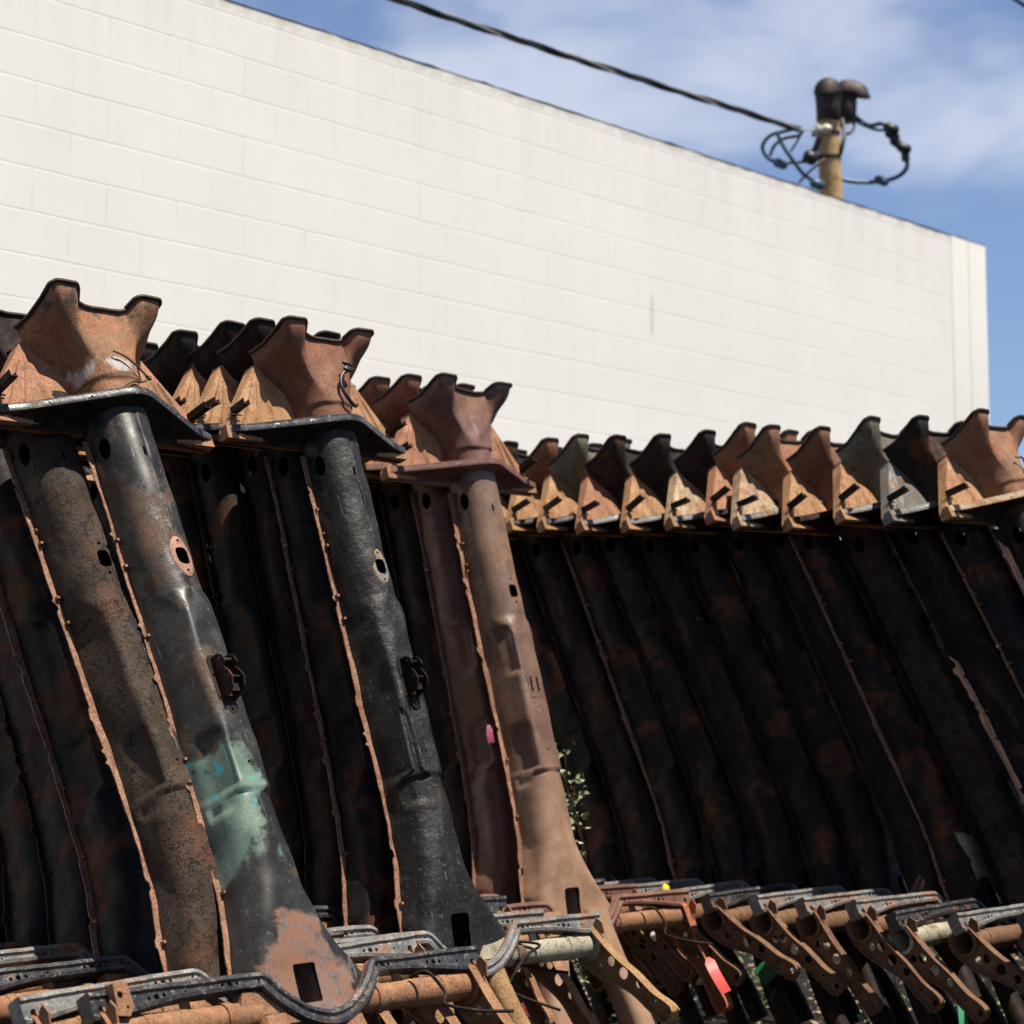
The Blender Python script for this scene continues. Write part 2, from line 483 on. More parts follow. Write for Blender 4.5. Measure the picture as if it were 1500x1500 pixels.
# ------------------------------------------------------------------ the frame's parts (x along the wall, y out, z up the frame; z=0 at the rear bar)
BAR = 1.6          # height of the bulkhead along the frame
KZ = [-.10, 0.0, .10, .20, .35, .44, .455, .47, .95, .985, 1.02, 1.62]
KP = [  # left half width, right half width, half width of the top, height, corner radius
    (.130, .240, .118, .082, .025),
    (.130, .205, .112, .092, .032),
    (.112, .138, .095, .114, .050),
    (.090, .090, .080, .130, .060),
    (.077, .078, .074, .136, .070),
    (.076, .076, .073, .134, .070),
    (.076, .076, .066, .140, .045),
    (.075, .075, .052, .139, .020),
    (.075, .075, .052, .136, .020),
    (.075, .075, .060, .133, .035),
    (.075, .075, .073, .130, .070),
    (.075, .075, .073, .130, .070)]


def sec_params(z):
    return [float(np.interp(z, KZ, [k[i] for k in KP])) for i in range(5)]


def section(z, n=(12, 10, 10)):
    """outline of the tunnel from its left foot over the top to its right foot"""
    wl, wr, wt, h, d = sec_params(z)
    n1, n2, n3 = n
    A, B, C, D = np.array((-wl, 0.)), np.array((-wt, h)), np.array((wt + max(0, wr - wl) * .9, h)), np.array((wr, 0.))
    out = []

    def unit(v): return v / np.linalg.norm(v)
    p1 = B + unit(A - B) * d; p2 = B + unit(C - B) * min(d, wt * .97)
    p3 = C + unit(B - C) * min(d, wt * .97); p4 = C + unit(D - C) * d
    for i in range(n1): out.append(lerp(A, p1, i / n1))

    def arc(a, c, b, k):
        w = .74
        for i in range(k):
            t = i / k
            q0, q1, q2 = (1 - t) ** 2, 2 * t * (1 - t) * w, t * t
            out.append((a * q0 + c * q1 + b * q2) / (q0 + q1 + q2))
    arc(p1, B, p2, n2)
    for i in range(n3): out.append(lerp(p2, p3, i / n3))
    arc(p3, C, p4, n2)
    for i in range(n1 + 1): out.append(lerp(p4, D, i / n1))
    return np.array(out)


def tunnel_surface_y(x, z):
    s = section(z)
    k = np.argsort(s[:, 0])
    return float(np.interp(x, s[k, 0], s[k, 1]))


def tunnel_mesh(name, pockets=(), dents=(), seed=0, shifter=True, wob=.0012):
    r = np.random.default_rng(seed)
    zs = np.unique(np.concatenate([np.linspace(-.10, .5, 70), np.linspace(.5, 1.62, 120), np.array([.44, .455, .47, .95, .985, 1.02])]))
    G = []
    ph = r.uniform(0, 6.28, 8)
    for z in zs:
        s = section(z)
        m = len(s)
        # outward direction of the outline
        tg = np.gradient(s, axis=0)
        nr = np.stack([-tg[:, 1], tg[:, 0]], 1)
        nr /= np.linalg.norm(nr, axis=1)[:, None] + 1e-9
        d = np.zeros(m)
        a = np.linspace(0, 1, m)
        d += wob * (np.sin(z * 19 + ph[0] + a * 9) + np.sin(z * 43 + ph[1] - a * 14) * .6 + np.sin(a * 25 + z * 11 + ph[2]) * .5)
        for (z0, z1, a0, a1, dep) in pockets:
            f = sm((z - z0) / .022) * sm((z1 - z) / .022) * sm((a - a0) / .07) * sm((a1 - a) / .07)
            d += dep * f
        for (zc, ac, rz, ra, dep) in dents:
            d += dep * np.exp(-((z - zc) / rz) ** 2 - ((a - ac) / ra) ** 2)
        s = s + nr * d[:, None]
        row = []
        for x, y in s:
            zz = z
            if z < .1:
                ze = -.122 + .107 * min(1, (abs(x - .04) / .19)) ** 2
                zz = .1 + (z - .1) * (.1 - ze) / .2
            row.append((x, y, zz))
        G.append(row)
    mb = MB(); mb.grid(G)
    me = mb.mesh(name, flip=True)
    plate = MB()
    plate.grid([[(-w_, -.0045, z_), (w2_, -.0045, z_), (w2_, -.0025, z_), (-w_, -.0025, z_)] for z_ in np.linspace(-.02, 1.72, 44) for w_, w2_ in [(sec_params(z_)[0] + .0012, sec_params(z_)[1] + .0012)]], closed=True)
    plate.box((-.10, .012, -.125), (.135, .016, .07)); plate.box((.052, .016, -.125), (.056, .074, .07)); plate.box((-.10, .016, -.128), (.056, .07, -.124))
    pm = plate.mesh('p', flip=True, recalc=True)
    # openings
    cb = MB()

    def ycut(x0, z0, hw, hh, rad, n=6):
        pts = []
        for cx, cz, a0 in ((hw - rad, hh - rad, 0), (-hw + rad, hh - rad, 90), (-hw + rad, -hh + rad, 180), (hw - rad, -hh + rad, 270)):
            for i in range(n):
                a = math.radians(a0 + 90 * i / (n - 1))
                pts.append((x0 + cx + rad * math.cos(a), 0, z0 + cz + rad * math.sin(a)))
        cb.prism(pts, (0, .05, 0), (0, .3, 0))
    if shifter:
        ycut(0.002, 1.11, .019, .024, .012)
        ycut(-.001, 1.155, .0045, .0045, .004)
        ycut(.004, 1.067, .0045, .0045, .004)
    if seed == 1: ycut(.010, -.040, .035, .047, .006)
    else: ycut(.010, -.022, .035, .060, .012)
    ycut(-.012, 1.43, .004, .014, .0035)
    ycut(.0, .52, .004, .004, .0035)
    # oval opening high on the left flank
    pts = [(0, .055 + .022 * math.cos(a), 1.475 + .032 * math.sin(a)) for a in np.linspace(0, 2 * math.pi, 20, endpoint=False)]
    cb.prism(pts, (-.2, 0, 0), (-.02, 0, 0))
    cut = cb.mesh('cut', flip=True, recalc=True)
    bm = bmesh.new(); bm.from_mesh(me); bmesh.ops.recalc_face_normals(bm, faces=bm.faces); bm.to_mesh(me); bm.free()
    for jit in (0, .0007, -.0009, .0013):
        c2 = cut.copy()
        c2.transform(Matrix.Translation((jit, jit * .3, jit * .7)))
        out = baked(me.copy(), .0032, 0, c2, 0, 38)
        zz = np.array([v.co.z for v in out.vertices]) if len(out.vertices) else np.zeros(1)
        n0 = len(me.vertices)
        if len(out.vertices) > 1.6 * n0: break
    bm = bmesh.new(); bm.from_mesh(out); bm.from_mesh(pm); bm.to_mesh(out); bm.free()
    return out


POCK_L = [(.40, .63, .06, .30, -.008)]
POCK_C = [(.40, .63, .06, .30, -.008), (.80, .99, .12, .34, -.009)]
TUN = {
    'A': tunnel_mesh('tunnel', [(.40, .63, .05, .34, -.009)], [(1.0, .22, .08, .1, -.006)], 1),
    'B': tunnel_mesh('tunnel', [(.36, .66, .2, .42, -.011)], [(.9, .3, .1, .1, -.004), (.3, .2, .1, .1, -.006)], 2, wob=.0022),
    'C': tunnel_mesh('tunnel', POCK_C, [(.2, .6, .1, .1, -.004)], 3),
    'D': tunnel_mesh('tunnel', POCK_L, [(1.25, .28, .12, .12, -.004)], 14, wob=.0016),
    'E': tunnel_mesh('tunnel', POCK_C, [(.7, .25, .15, .12, -.008)], 5, wob=.002)}


def flange_mesh(side, seed, wide=.022):
    r = np.random.default_rng(seed)
    mb = MB()
    zs = np.linspace(-.02, 1.53, 190)
    ragged = np.cumsum(r.normal(0, .0006, len(zs))); ragged -= np.linspace(0, ragged[-1], len(zs))
    for k in range(9):
        i = r.integers(4, 180); w = r.integers(1, 4)
        ragged[i:i + w] += r.choice([.006, .009, -.007])
    G = []
    for i, z in enumerate(zs):
        wl, wr = sec_params(z)[:2]
        x0 = (wl if side < 0 else wr) - .002
        wdt = wide + ragged[i] * (1 if wide < .03 else 2.2)
        yw = .0008 * math.sin(z * 23 + seed) + .0005 * math.sin(z * 61)
        ridge = .001
        G.append([(side * x0, -.001, z), (side * x0, .003 + yw, z), (side * (x0 + wdt * .5), .002 + yw, z), (side * (x0 + wdt), .003 + yw + ridge * .5, z),
                  (side * (x0 + wdt), .000 + yw, z), (side * (x0 + wdt * .5), -.002 + yw, z)])
    mb.grid(G, closed=True)
    n = len(zs)
    mb.f.append((0, 1, 2, 3, 4, 5)); mb.f.append(tuple((n - 1) * 6 + j for j in range(6))); mb.m += [0, 0]
    # bent tabs and weld ends standing on the strip
    for k in range(7):
        z = r.uniform(.05, 1.4); wl, wr = sec_params(z)[:2]
        x0 = (wl if side < 0 else wr) + r.uniform(.002, .016)
        L = r.uniform(.008, .02)
        mb.box((side * x0 - .004, 0, z - .004), (side * x0 + .004, L, z + .003))
    return mb.mesh('floor_flange', flip=True, recalc=True, smooth=25)


FLG = {-1: [flange_mesh(-1, k) for k in (3, 8, 15)], 1: [flange_mesh(1, k) for k in (4, 9, 16)]}

WIDE = flange_mesh(-1, 21, .06)
WIDE_R = flange_mesh(1, 27, .25)

# head: the funnel that widens from the tunnel to the two axle lugs
EAR = np.array([(-.200, 0), (-.190, .055), (-.178, .115), (-.178, .158), (-.170, .170), (-.112, .170), (-.102, .160), (-.084, .122), (-.060, .118), (-.03, .114),
                (.03, .114), (.060, .118), (.084, .122), (.102, .160), (.112, .170), (.170, .170), (.178, .158), (.178, .115), (.190, .055), (.200, 0)])
EARZ = np.array([.275, .28, .305, .318, .32, .32, .318, .300, .293, .292, .292, .293, .300, .318, .32, .32, .318, .305, .28, .275])
EART = np.array([0, .08, .16, .225, .245, .315, .33, .385, .42, .46, .54, .58, .615, .67, .685, .755, .775, .84, .92, 1.0])


def head_mesh(seed):
    r = np.random.default_rng(seed)
    m = 161
    a = np.linspace(0, 1, m)
    arch = section(1.5)
    L = np.concatenate([[0], np.cumsum(np.linalg.norm(np.diff(arch, axis=0), axis=1))]); L /= L[-1]
    ar = np.stack([np.interp(a, L, arch[:, 0]), np.interp(a, L, arch[:, 1])], 1)
    er = np.stack([np.interp(a, EART, EAR[:, 0]), np.interp(a, EART, EAR[:, 1])], 1)
    ez = np.interp(a, EART, EARZ)
    for _ in range(0):
        er[1:-1] = .25 * er[:-2] + .5 * er[1:-1] + .25 * er[2:]
    G = []
    ph = r.uniform(0, 6, 4)
    for zt in np.concatenate([np.linspace(0, .22, 8), [.235, .25, .262], np.linspace(.28, 1, 40)]):
        b1 = float(sm((zt - .2) / .55))
        b2 = float(sm((zt - .50) / .50)) ** 1.25
        wb = .078 + .122 * (.35 * max(0, (zt - .2) / .8) + .65 * max(0, (zt - .2) / .8) ** 1.9)
        hy = .132 - .010 * zt
        kx = np.array([-wb, -wb * .86, -.084 - .02 * zt, -.058, -.03, .03, .058, .084 + .02 * zt, wb * .86, wb])
        ky = np.array([0, .045, hy * .86, hy * .985, hy, hy, hy * .985, hy * .86, .045, 0])
        ka = np.array([0, .16, .34, .41, .46, .54, .59, .66, .84, 1.0])
        tr = np.stack([np.interp(a, ka, kx), np.interp(a, ka, ky)], 1)
        for _ in range(6): tr[1:-1] = .25 * tr[:-2] + .5 * tr[1:-1] + .25 * tr[2:]
        k = 1.0 + .05 * sm((zt - .225) / .02) * (1 - sm((zt - .27) / .4))    # lap of the welded sleeve
        P = (ar * (1.045 * k) * (1 - b1) + tr * b1) * (1 - b2) + er * b2
        z = BAR - .01 + zt * (ez + .01)
        wv = .0016 * np.sin(a * 17 + zt * 8 + ph[0]) + .001 * np.sin(a * 31 - zt * 21 + ph[1])
        # pressed oval in the middle of the face
        ov = np.exp(-((a - .5) / .035) ** 6 - ((zt - .52) / .15) ** 6)
        y = P[:, 1] + wv * (P[:, 1] > .02) + .005 * ov
        G.append(np.stack([P[:, 0], y, z], 1))
    mb = MB(); mb.grid(G)
    me = mb.mesh('frame_head', flip=True, recalc=True)
    me = baked(me, .004, 0, None, 0, 45)
    # lip round the open end
    rim = MB()
    top = np.array(G[-1])
    prev = np.array(G[-2])
    tg = np.gradient(top, axis=0)
    up = top - prev
    no = np.cross(tg, up); no /= np.linalg.norm(no, axis=1)[:, None] + 1e-9
    c = top.mean(0)
    if ((top - c) * no).sum() < 0: no = -no
    Rr = []
    for p, q in zip(top, no):
        o = q * .013 + np.array((0, 0, .003))
        Rr.append([p - q * .003 + (0, 0, -.003), p + o + (0, 0, -.003), p + o + (0, 0, .003), p - q * .003 + (0, 0, .006)])
    rim.grid(Rr, closed=True)
    n = len(Rr)
    rim.f += [(0, 1, 2, 3), tuple((n - 1) * 4 + j for j in range(4))]; rim.m += [0, 0]
    # back sheet that closes the box
    back = MB()
    return me, rim.mesh('head_rim', flip=True, recalc=True, smooth=30)


HEADS = [head_mesh(k) for k in (1, 5, 9)]


def head_plate_mesh(side, seed):
    """ribbed triangular gusset beside the funnel, a shallow box with a bolted foot"""
    r = np.random.default_rng(seed)
    mb = MB()
    s = side

    def yy(x, z): return .004 - .05 * max(0, (abs(x) - .15)) + .002 * math.sin(x * 40 + z * 30 + seed)
    apex = (s * .203, BAR + .236); tip = (s * .368, BAR + .0); foot = (s * .372, BAR - .03)
    n = 28
    # front sheet on a fan grid: from the outer edge to the inner edge
    G = []
    for i in range(n + 1):
        t = i / n
        zo = lerp(BAR - .03, BAR + .236, t)
        xo = np.interp(zo, [BAR - .03, BAR + .0, BAR + .236], [.372, .368, .203])
        xi = .06 + .02 * t
        row = []
        for j in range(61):
            u = j / 60
            x = s * lerp(xo, xi, u)
            # two ribs that run down from the top corner
            f = 0
            for (xr, w) in ((.250, .007), (.300, .006), (.165, .007)):
                xc = lerp(xr, .205, max(0, (zo - (BAR + .03)) / .2)) if zo > BAR + .03 else xr
                f = max(f, math.exp(-((abs(x) - xc) / w) ** 2) * sm((zo - BAR - .02) / .03) * sm((BAR + .2 - zo) / .05))
            row.append((x, yy(x, zo) + .008 * f, zo))
        G.append(row)
    B = [[(p[0], -.042, p[2]) for p in row] for row in G]
    mb.grid(G); mb.grid(B)
    A, C = len(G), len(G[0])
    o = A * C

    def gi(i, j): return i * C + j
    for i in range(A - 1):
        mb.f += [(gi(i, 0), gi(i + 1, 0), o + gi(i + 1, 0), o + gi(i, 0)), (gi(i, C - 1), o + gi(i, C - 1), o + gi(i + 1, C - 1), gi(i + 1, C - 1))]
    for j in range(C - 1):
        mb.f += [(gi(0, j), o + gi(0, j), o + gi(0, j + 1), gi(0, j + 1)), (gi(A - 1, j), gi(A - 1, j + 1), o + gi(A - 1, j + 1), o + gi(A - 1, j))]
    mb.m += [0] * (2 * (A - 1) + 2 * (C - 1))
    me = mb.mesh('head_plate', flip=True, recalc=True, merge=True)
    # bolted foot strip with its two big holes
    cut = MB()
    for x, rr in ((.335, .0085), (.30, .0085), (.355, .004), (.27, .004)):
        pts = [(s * x + rr * math.cos(a), 0, BAR - .012 + rr * math.sin(a)) for a in np.linspace(0, 6.2832, 14, endpoint=False)]
        cut.prism(pts, (0, -.03, 0), (0, .05, 0))
    me2 = MB()
    me2.prism([(s * .374, 0, BAR - .034), (s * .374, 0, BAR + .008), (s * .24, 0, BAR + .008), (s * .24, 0, BAR - .034)], (0, -.024, 0), (0, .005, 0))
    st = baked(me2.mesh('strip', flip=True, recalc=True), 0, 0, cut.mesh('c', flip=True, recalc=True), 0, 30)
    bm = bmesh.new(); bm.from_mesh(me); bm.from_mesh(st); bm.to_mesh(me); bm.free()
    me.polygons.foreach_set('use_smooth', [True] * len(me.polygons)); me.set_sharp_from_angle(angle=math.radians(40))
    # bracket: folded angle that stands out of the gusset
    bk = MB()
    bx, bz = s * .325, BAR + .055
    bk.box((bx - .012, -.002, bz - .002), (bx + .012, .085, bz + .0015))
    bk.box((bx - .012, -.002, bz + .0016), (bx - .009, .085, bz + .017))
    bk.box((bx + .009, -.002, bz + .0016), (bx + .012, .08, bz + .014))
    bk.tube([(bx - .02, .004, bz - .008), (bx + .02, .004, bz - .008)], .0025, 8)
    return me, bk.mesh('bracket', flip=True, recalc=True, smooth=30)


PLATES = {s: [head_plate_mesh(s, k) for k in (2, 6)] for s in (-1, 1)}


def hat(n=60, k=1.0):
    """line of the bulkhead over the tunnel, (x, y)"""
    pts = []
    for x in np.linspace(-.37, .37, n):
        a = abs(x - .008)
        y = .028 + .150 * max(0, 1 - a / .285) if a < .285 else .028 - .03 * (a - .285) / .085
        # round the crest
        c = .028 + .150 * (1 - .055 / .285)
        if a < .055: y = c + .024 * (1 - (a / .055) ** 2) * .75 + 0
        pts.append((x, y))
    p = np.array(pts)
    for _ in range(2): p[1:-1, 1] = .25 * p[:-2, 1] + .5 * p[1:-1, 1] + .25 * p[2:, 1]
    return p * [1, k]


def bulkhead_mesh():
    h = hat(80)
    mb = MB()
    # web and fairing underneath
    low = []
    for x, y in h:
        t = sm(1 - abs(x) / .33)
        xt = x * lerp(.98, .62, t)
        yt = min(y - .004, tunnel_surface_y(max(-.0745, min(.0745, xt)), 1.5) + .004) if abs(xt) < .0745 else max(-.03, y * .35 - .02)
        zt = BAR - (.026 if abs(xt) < .09 else lerp(.04, .06, t))
        low.append((xt, yt, zt))
    rows = []
    for k in np.linspace(0, 1, 12):
        ky, kz = min(1, k * 1.6), max(0, (k - .45) / .55)
        rows.append([(lerp(x, l[0], ky), lerp(y - .003, l[1], ky), lerp(BAR - .012 - .012 * ky, l[2], kz)) for (x, y), l in zip(h, low)])
    mb.grid(rows)
    mb.grid([[(x, y - .003, BAR - .012) for x, y in h], [(x, -.04, BAR - .012) for x, y in h]])
    me = baked(mb.mesh('bulkhead', flip=True, recalc=True, merge=True), .003, 0, None, 0, 40)
    # turned edge along the top
    rb = MB()
    G = []
    dv = np.gradient(h, axis=0); dv /= np.linalg.norm(dv, axis=1)[:, None]
    for (x, y), (dx, dy) in zip(h, dv):
        nx, ny = -dy, dx
        q = lambda e, z: (x + nx * e, y + ny * e, BAR + z)
        G.append([q(.0, -.013), q(.0045, -.012), q(.0065, -.004), q(.0045, .004), q(.0055, .009), q(.002, .012), q(-.003, .011), q(-.003, -.012)])
    rb.grid(G, closed=True)
    n = len(G)
    rb.f += [tuple(range(8)), tuple((n - 1) * 8 + j for j in range(8))]; rb.m += [0, 0]
    rim = rb.mesh('bulkhead_edge', flip=True, recalc=True, smooth=50)
    cut = MB()
    for x in (-.22, -.12, .16, .23):
        y = float(np.interp(x, h[:, 0], h[:, 1]))
        pts = [(x + .003 * math.cos(a), 0, BAR - .002 + .003 * math.sin(a)) for a in np.linspace(0, 6.2832, 10, endpoint=False)]
        cut.prism(pts, (0, y - .02, 0), (0, y + .03, 0))
    rim = baked(rim, 0, 0, cut.mesh('c', flip=True, recalc=True), 0, 50)
    return me, rim


BULK = bulkhead_mesh()


def crossmember_mesh(seed):
    """rear bar: a worn channel that dips round the end of the tunnel; slot 0 front, slot 1 rusty top"""
    r = np.random.default_rng(seed)
    mb = MB()
    path = []
    for x in np.linspace(-.62, -.12, 34): path.append((x, 0.0))
    for a in np.linspace(0, 1, 40)[1:-1]:
        x = lerp(-.12, .225, a)
        path.append((x, -.116 * math.sin(math.pi * a) ** .8))
    for x in np.linspace(.225, .62, 32): path.append((x, 0.0))
    P = np.array(path)
    for _ in range(3): P[1:-1] = .25 * P[:-2] + .5 * P[1:-1] + .25 * P[2:]
    d = np.gradient(P, axis=0); d /= np.linalg.norm(d, axis=1)[:, None]
    G = []
    for (x, z), (dx, dz) in zip(P, d):
        nx, nz = -dz, dx
        a = max(0, (abs(x) - .32) / .3)
        hh = .035 + .028 * sm(a)
        dip = sm((.22 - abs(x - .05)) / .06)
        y1 = .094 + .010 * dip
        y0 = .046 + .033 * dip
        wv = .0005 * math.sin(x * 27 + seed) + .0003 * math.sin(x * 93)
        q = lambda e, y: (x + nx * e, y + wv, z + nz * e + wv)
        G.append([q(0, y0), q(.003, y1 - .006), q(0, y1), q(-.010, y1 + .003), q(-.016, y1 - .004), q(-hh + .014, y1 - .004), q(-hh + .008, y1 + .003), q(-hh, y1), q(-hh, y0)])
    mb.grid(G, closed=True)
    K = len(G)
    # rusty top = last column (between point 8 and 0) stays dark; top face is column 0
    mats = []
    for i in range(K - 1):
        for j in range(9): mats.append(1 if j in (0,) else 0)
    mb.m = mats
    mb.f += [tuple(range(9)), tuple((K - 1) * 9 + j for j in range(9))]; mb.m += [0, 0]
    me = mb.mesh('crossmember', flip=True, recalc=True, smooth=35)
    cut = MB()
    for x0 in (-.225, -.44, .27, .45):
        for dx, rr in ((-.022, .005), (0, .0075), (.022, .005), (.085, .0035)):
            x = x0 + dx
            pts = [(x + rr * math.cos(a), 0, -.02 - .018 * max(0, (abs(x) - .32) / .3) + rr * math.sin(a)) for a in np.linspace(0, 6.2832, 12, endpoint=False)]
            cut.prism(pts, (0, .065, 0), (0, .16, 0))
    for s in (-1, 1):
        pts = [(s * .592 + .009 * math.cos(a), 0, -.04 + .009 * math.sin(a)) for a in np.linspace(0, 6.2832, 14, endpoint=False)]
        cut.prism(pts, (0, .05, 0), (0, .16, 0))
    me = baked(me, 0, 0, cut.mesh('c', flip=True, recalc=True), 0, 35)
    return me


CROSS = [crossmember_mesh(k) for k in (1, 2)]


def torsion_mesh():
    mb = MB()
    n = 28
    prof = [(.145, .034), (.34, .034), (.36, .0365), (.570, .037), (.572, .050), (.60, .050), (.60, .038), (.5, .030), (.145, .030), (.145, .034)]
    for sd in (-1, 1):
        rings = [[(sd * x + (.03 if x < .2 and sd > 0 else 0), .055 + rr * math.cos(2 * math.pi * j / n), -.090 + rr * math.sin(2 * math.pi * j / n)) for j in range(n)] for x, rr in prof]
        mb.grid(rings, closed=True)
        for xb in (.24, .47):
            ring2 = [[(sd * (xb + dx), .055 + rr * math.cos(2 * math.pi * j / n), -.090 + rr * math.sin(2 * math.pi * j / n)) for j in range(n)] for dx, rr in ((-.012, .0335), (-.012, .0385), (.012, .0385), (.012, .0335))]
            mb.grid(ring2, closed=True)
    # webs from the tube to the rear bar
    for s in (-1, 1):
        mb.prism([(s * .19, 0, -.04), (s * .10, 0, -.05), (s * .06, 0, -.10), (s * .22, 0, -.10)], (0, .05, 0), (0, .085, 0))
        mb.box((s * .34 - .014, .052, -.07), (s * .34 + .014, .058, -.036))
    me = mb.mesh('torsion_tube', flip=True, recalc=True)
    me.polygons.foreach_set('use_smooth', [True] * len(me.polygons)); me.set_sharp_from_angle(angle=math.radians(35))
    return me


TORS = torsion_mesh()


def arm_mesh(side):
    """shock mount arm: pressed sheet with round holes and a turned edge"""
    cl = np.array([(.045, -.045), (.058, -.10), (.085, -.16), (.125, -.215), (.160, -.255), (.185, -.30), (.205, -.345), (.232, -.385), (.25, -.42)])
    hw = [.046, .052, .048, .036, .029, .024, .024, .029, .029]
    dd = np.gradient(cl, axis=0); dd /= np.linalg.norm(dd, axis=1)[:, None]
    nr_ = np.stack([-dd[:, 1], dd[:, 0]], 1)
    out = [tuple(p + n_ * w_) for p, n_, w_ in zip(cl, nr_, hw)] + [tuple(p - n_ * w_) for p, n_, w_ in list(zip(cl, nr_, hw))[::-1]]
    out = out[::-1]
    s = side
    x0 = s * .588
    mb = MB()
    mb.prism([(x0, y, z) for y, z in out], (-.003, 0, 0), (.003, 0, 0))
    me = mb.mesh('damper_arm', flip=True, recalc=True)
    cut = MB()
    for y, z, rr in ((.055, -.090, .037), (.072, -.160, .013), (.105, -.170, .016), (.132, -.222, .019), (.172, -.275, .014), (.240, -.400, .010), (.205, -.345, .005)):
        cut.prism([(x0, y + rr * math.cos(a), z + rr * math.sin(a)) for a in np.linspace(0, 6.2832, 20, endpoint=False)], (-.02, 0, 0), (.02, 0, 0))
    me = baked(me, 0, 0, cut.mesh('c', flip=True, recalc=True), 0, 30)
    # turned edge
    P = np.array(out)
    Q = []
    for i in range(len(P)):
        a, b = P[i], P[(i + 1) % len(P)]
        for t in (0, .33, .66): Q.append(lerp(a, b, t))
    Q = np.array(Q)
    for _ in range(2): Q = .25 * np.roll(Q, 1, 0) + .5 * Q + .25 * np.roll(Q, -1, 0)
    d = np.roll(Q, -1, 0) - np.roll(Q, 1, 0); d /= np.linalg.norm(d, axis=1)[:, None]
    G = []
    for (y, z), (dy, dz) in zip(Q, d):
        ny, nz = -dz, dy
        w0, w1 = (-.016, .016) if s < 0 else (-.030, .006)
        G.append([(x0 + w0, y - ny * .002, z - nz * .002), (x0 + w1, y - ny * .002, z - nz * .002), (x0 + w1, y + ny * .0025, z + nz * .0025), (x0 + w0, y + ny * .0025, z + nz * .0025)])
    G.append(G[0])
    rb = MB(); rb.grid(G, closed=True)
    # lug above the tube
    rb.prism([(x0, .09, -.075), (x0, .125, -.085), (x0, .132, -.05), (x0, .118, -.03), (x0, .10, -.04)], (-.0025, 0, 0), (.0025, 0, 0))
    rb.box((min(x0, x0 - s * .02), .05, -.062), (max(x0, x0 - s * .02), .10, -.054))
    rm = rb.mesh('r', flip=True, recalc=True)
    bm = bmesh.new(); bm.from_mesh(me); bm.from_mesh(rm); bm.to_mesh(me); bm.free()
    me.polygons.foreach_set('use_smooth', [True] * len(me.polygons)); me.set_sharp_from_angle(angle=math.radians(30))
    return me


ARM = {s: arm_mesh(s) for s in (-1, 1)}


def horn_mesh(side, k=1.0, top=-.105):
    mb = MB()
    G = []
    for t in np.linspace(0, 1, 14):
        c = np.array((side * lerp(.115, .20, sm(t * 1.2)), lerp(.062, .115, t), lerp(top, -.62, t)))
        wx = lerp(.044, .034, sm(t * 1.4)); wy = lerp(.036, .036, t)
        ring = []
        for j in range(20):
            a = 2 * math.pi * j / 20
            ca, sa = math.cos(a), math.sin(a)
            e = .75
            ring.append(c + (k * wx * math.copysign(abs(ca) ** e, ca), k * wy * math.copysign(abs(sa) ** e, sa), 0))
        G.append(ring)
    mb.grid(G, closed=True)
    mb.f += [tuple(range(20)), tuple(13 * 20 + j for j in range(20))]; mb.m += [0, 0]
    return mb.mesh('frame_horn', flip=True, recalc=True, smooth=40)


HORN = {s: horn_mesh(s) for s in (-1, 1)}
HORN_BIG = {s: horn_mesh(s, 1.45, -.04) for s in (-1, 1)}


def end_bracket(seed):
    mb = MB()
    x0 = -.545; y = .098
    mb.prism([(x0 - .030, 0, .012), (x0 + .026, 0, .016), (x0 + .030, 0, -.045), (x0 + .012, 0, -.066), (x0 - .024, 0, -.06)], (0, y, 0), (0, y + .004, 0))
    mb.prism([(x0 - .030, y + .001, .008), (x0 - .030, y + .026, .004), (x0 - .030, y + .022, -.045), (x0 - .030, y + .001, -.055)], (0, 0, 0), (.003, 0, 0))
    cut = MB()
    for dx, dz, rr in ((0, -.015, .008), (.012, -.045, .004)):
        cut.prism([(x0 + dx + rr * math.cos(a), 0, dz + rr * math.sin(a)) for a in np.linspace(0, 6.2832, 14, endpoint=False)], (0, .08, 0), (0, .2, 0))
    return baked(mb.mesh('end_bracket', flip=True, recalc=True), 0, 0, cut.mesh('c', flip=True, recalc=True), 0, 30)


EBR = [end_bracket(k) for k in (1, 2)]


def pipe_mesh(seed):
    r = np.random.default_rng(seed)
    mb = MB()
    for k in range(2):
        x0 = r.uniform(-.45, .4)
        p = [(x0, .09, -.06)]
        for i in range(5):
            q = p[-1]
            p.append((q[0] + r.uniform(-.09, .11), q[1] + r.uniform(-.02, .05), q[2] - r.uniform(.0, .075)))
        if k == 0: mb.tube(curve_mesh(p, 6), .0045, 7)
    return mb.mesh('brake_pipe', flip=True, recalc=True, smooth=60)


PIPE = [pipe_mesh(k) for k in (4, 5, 6)]


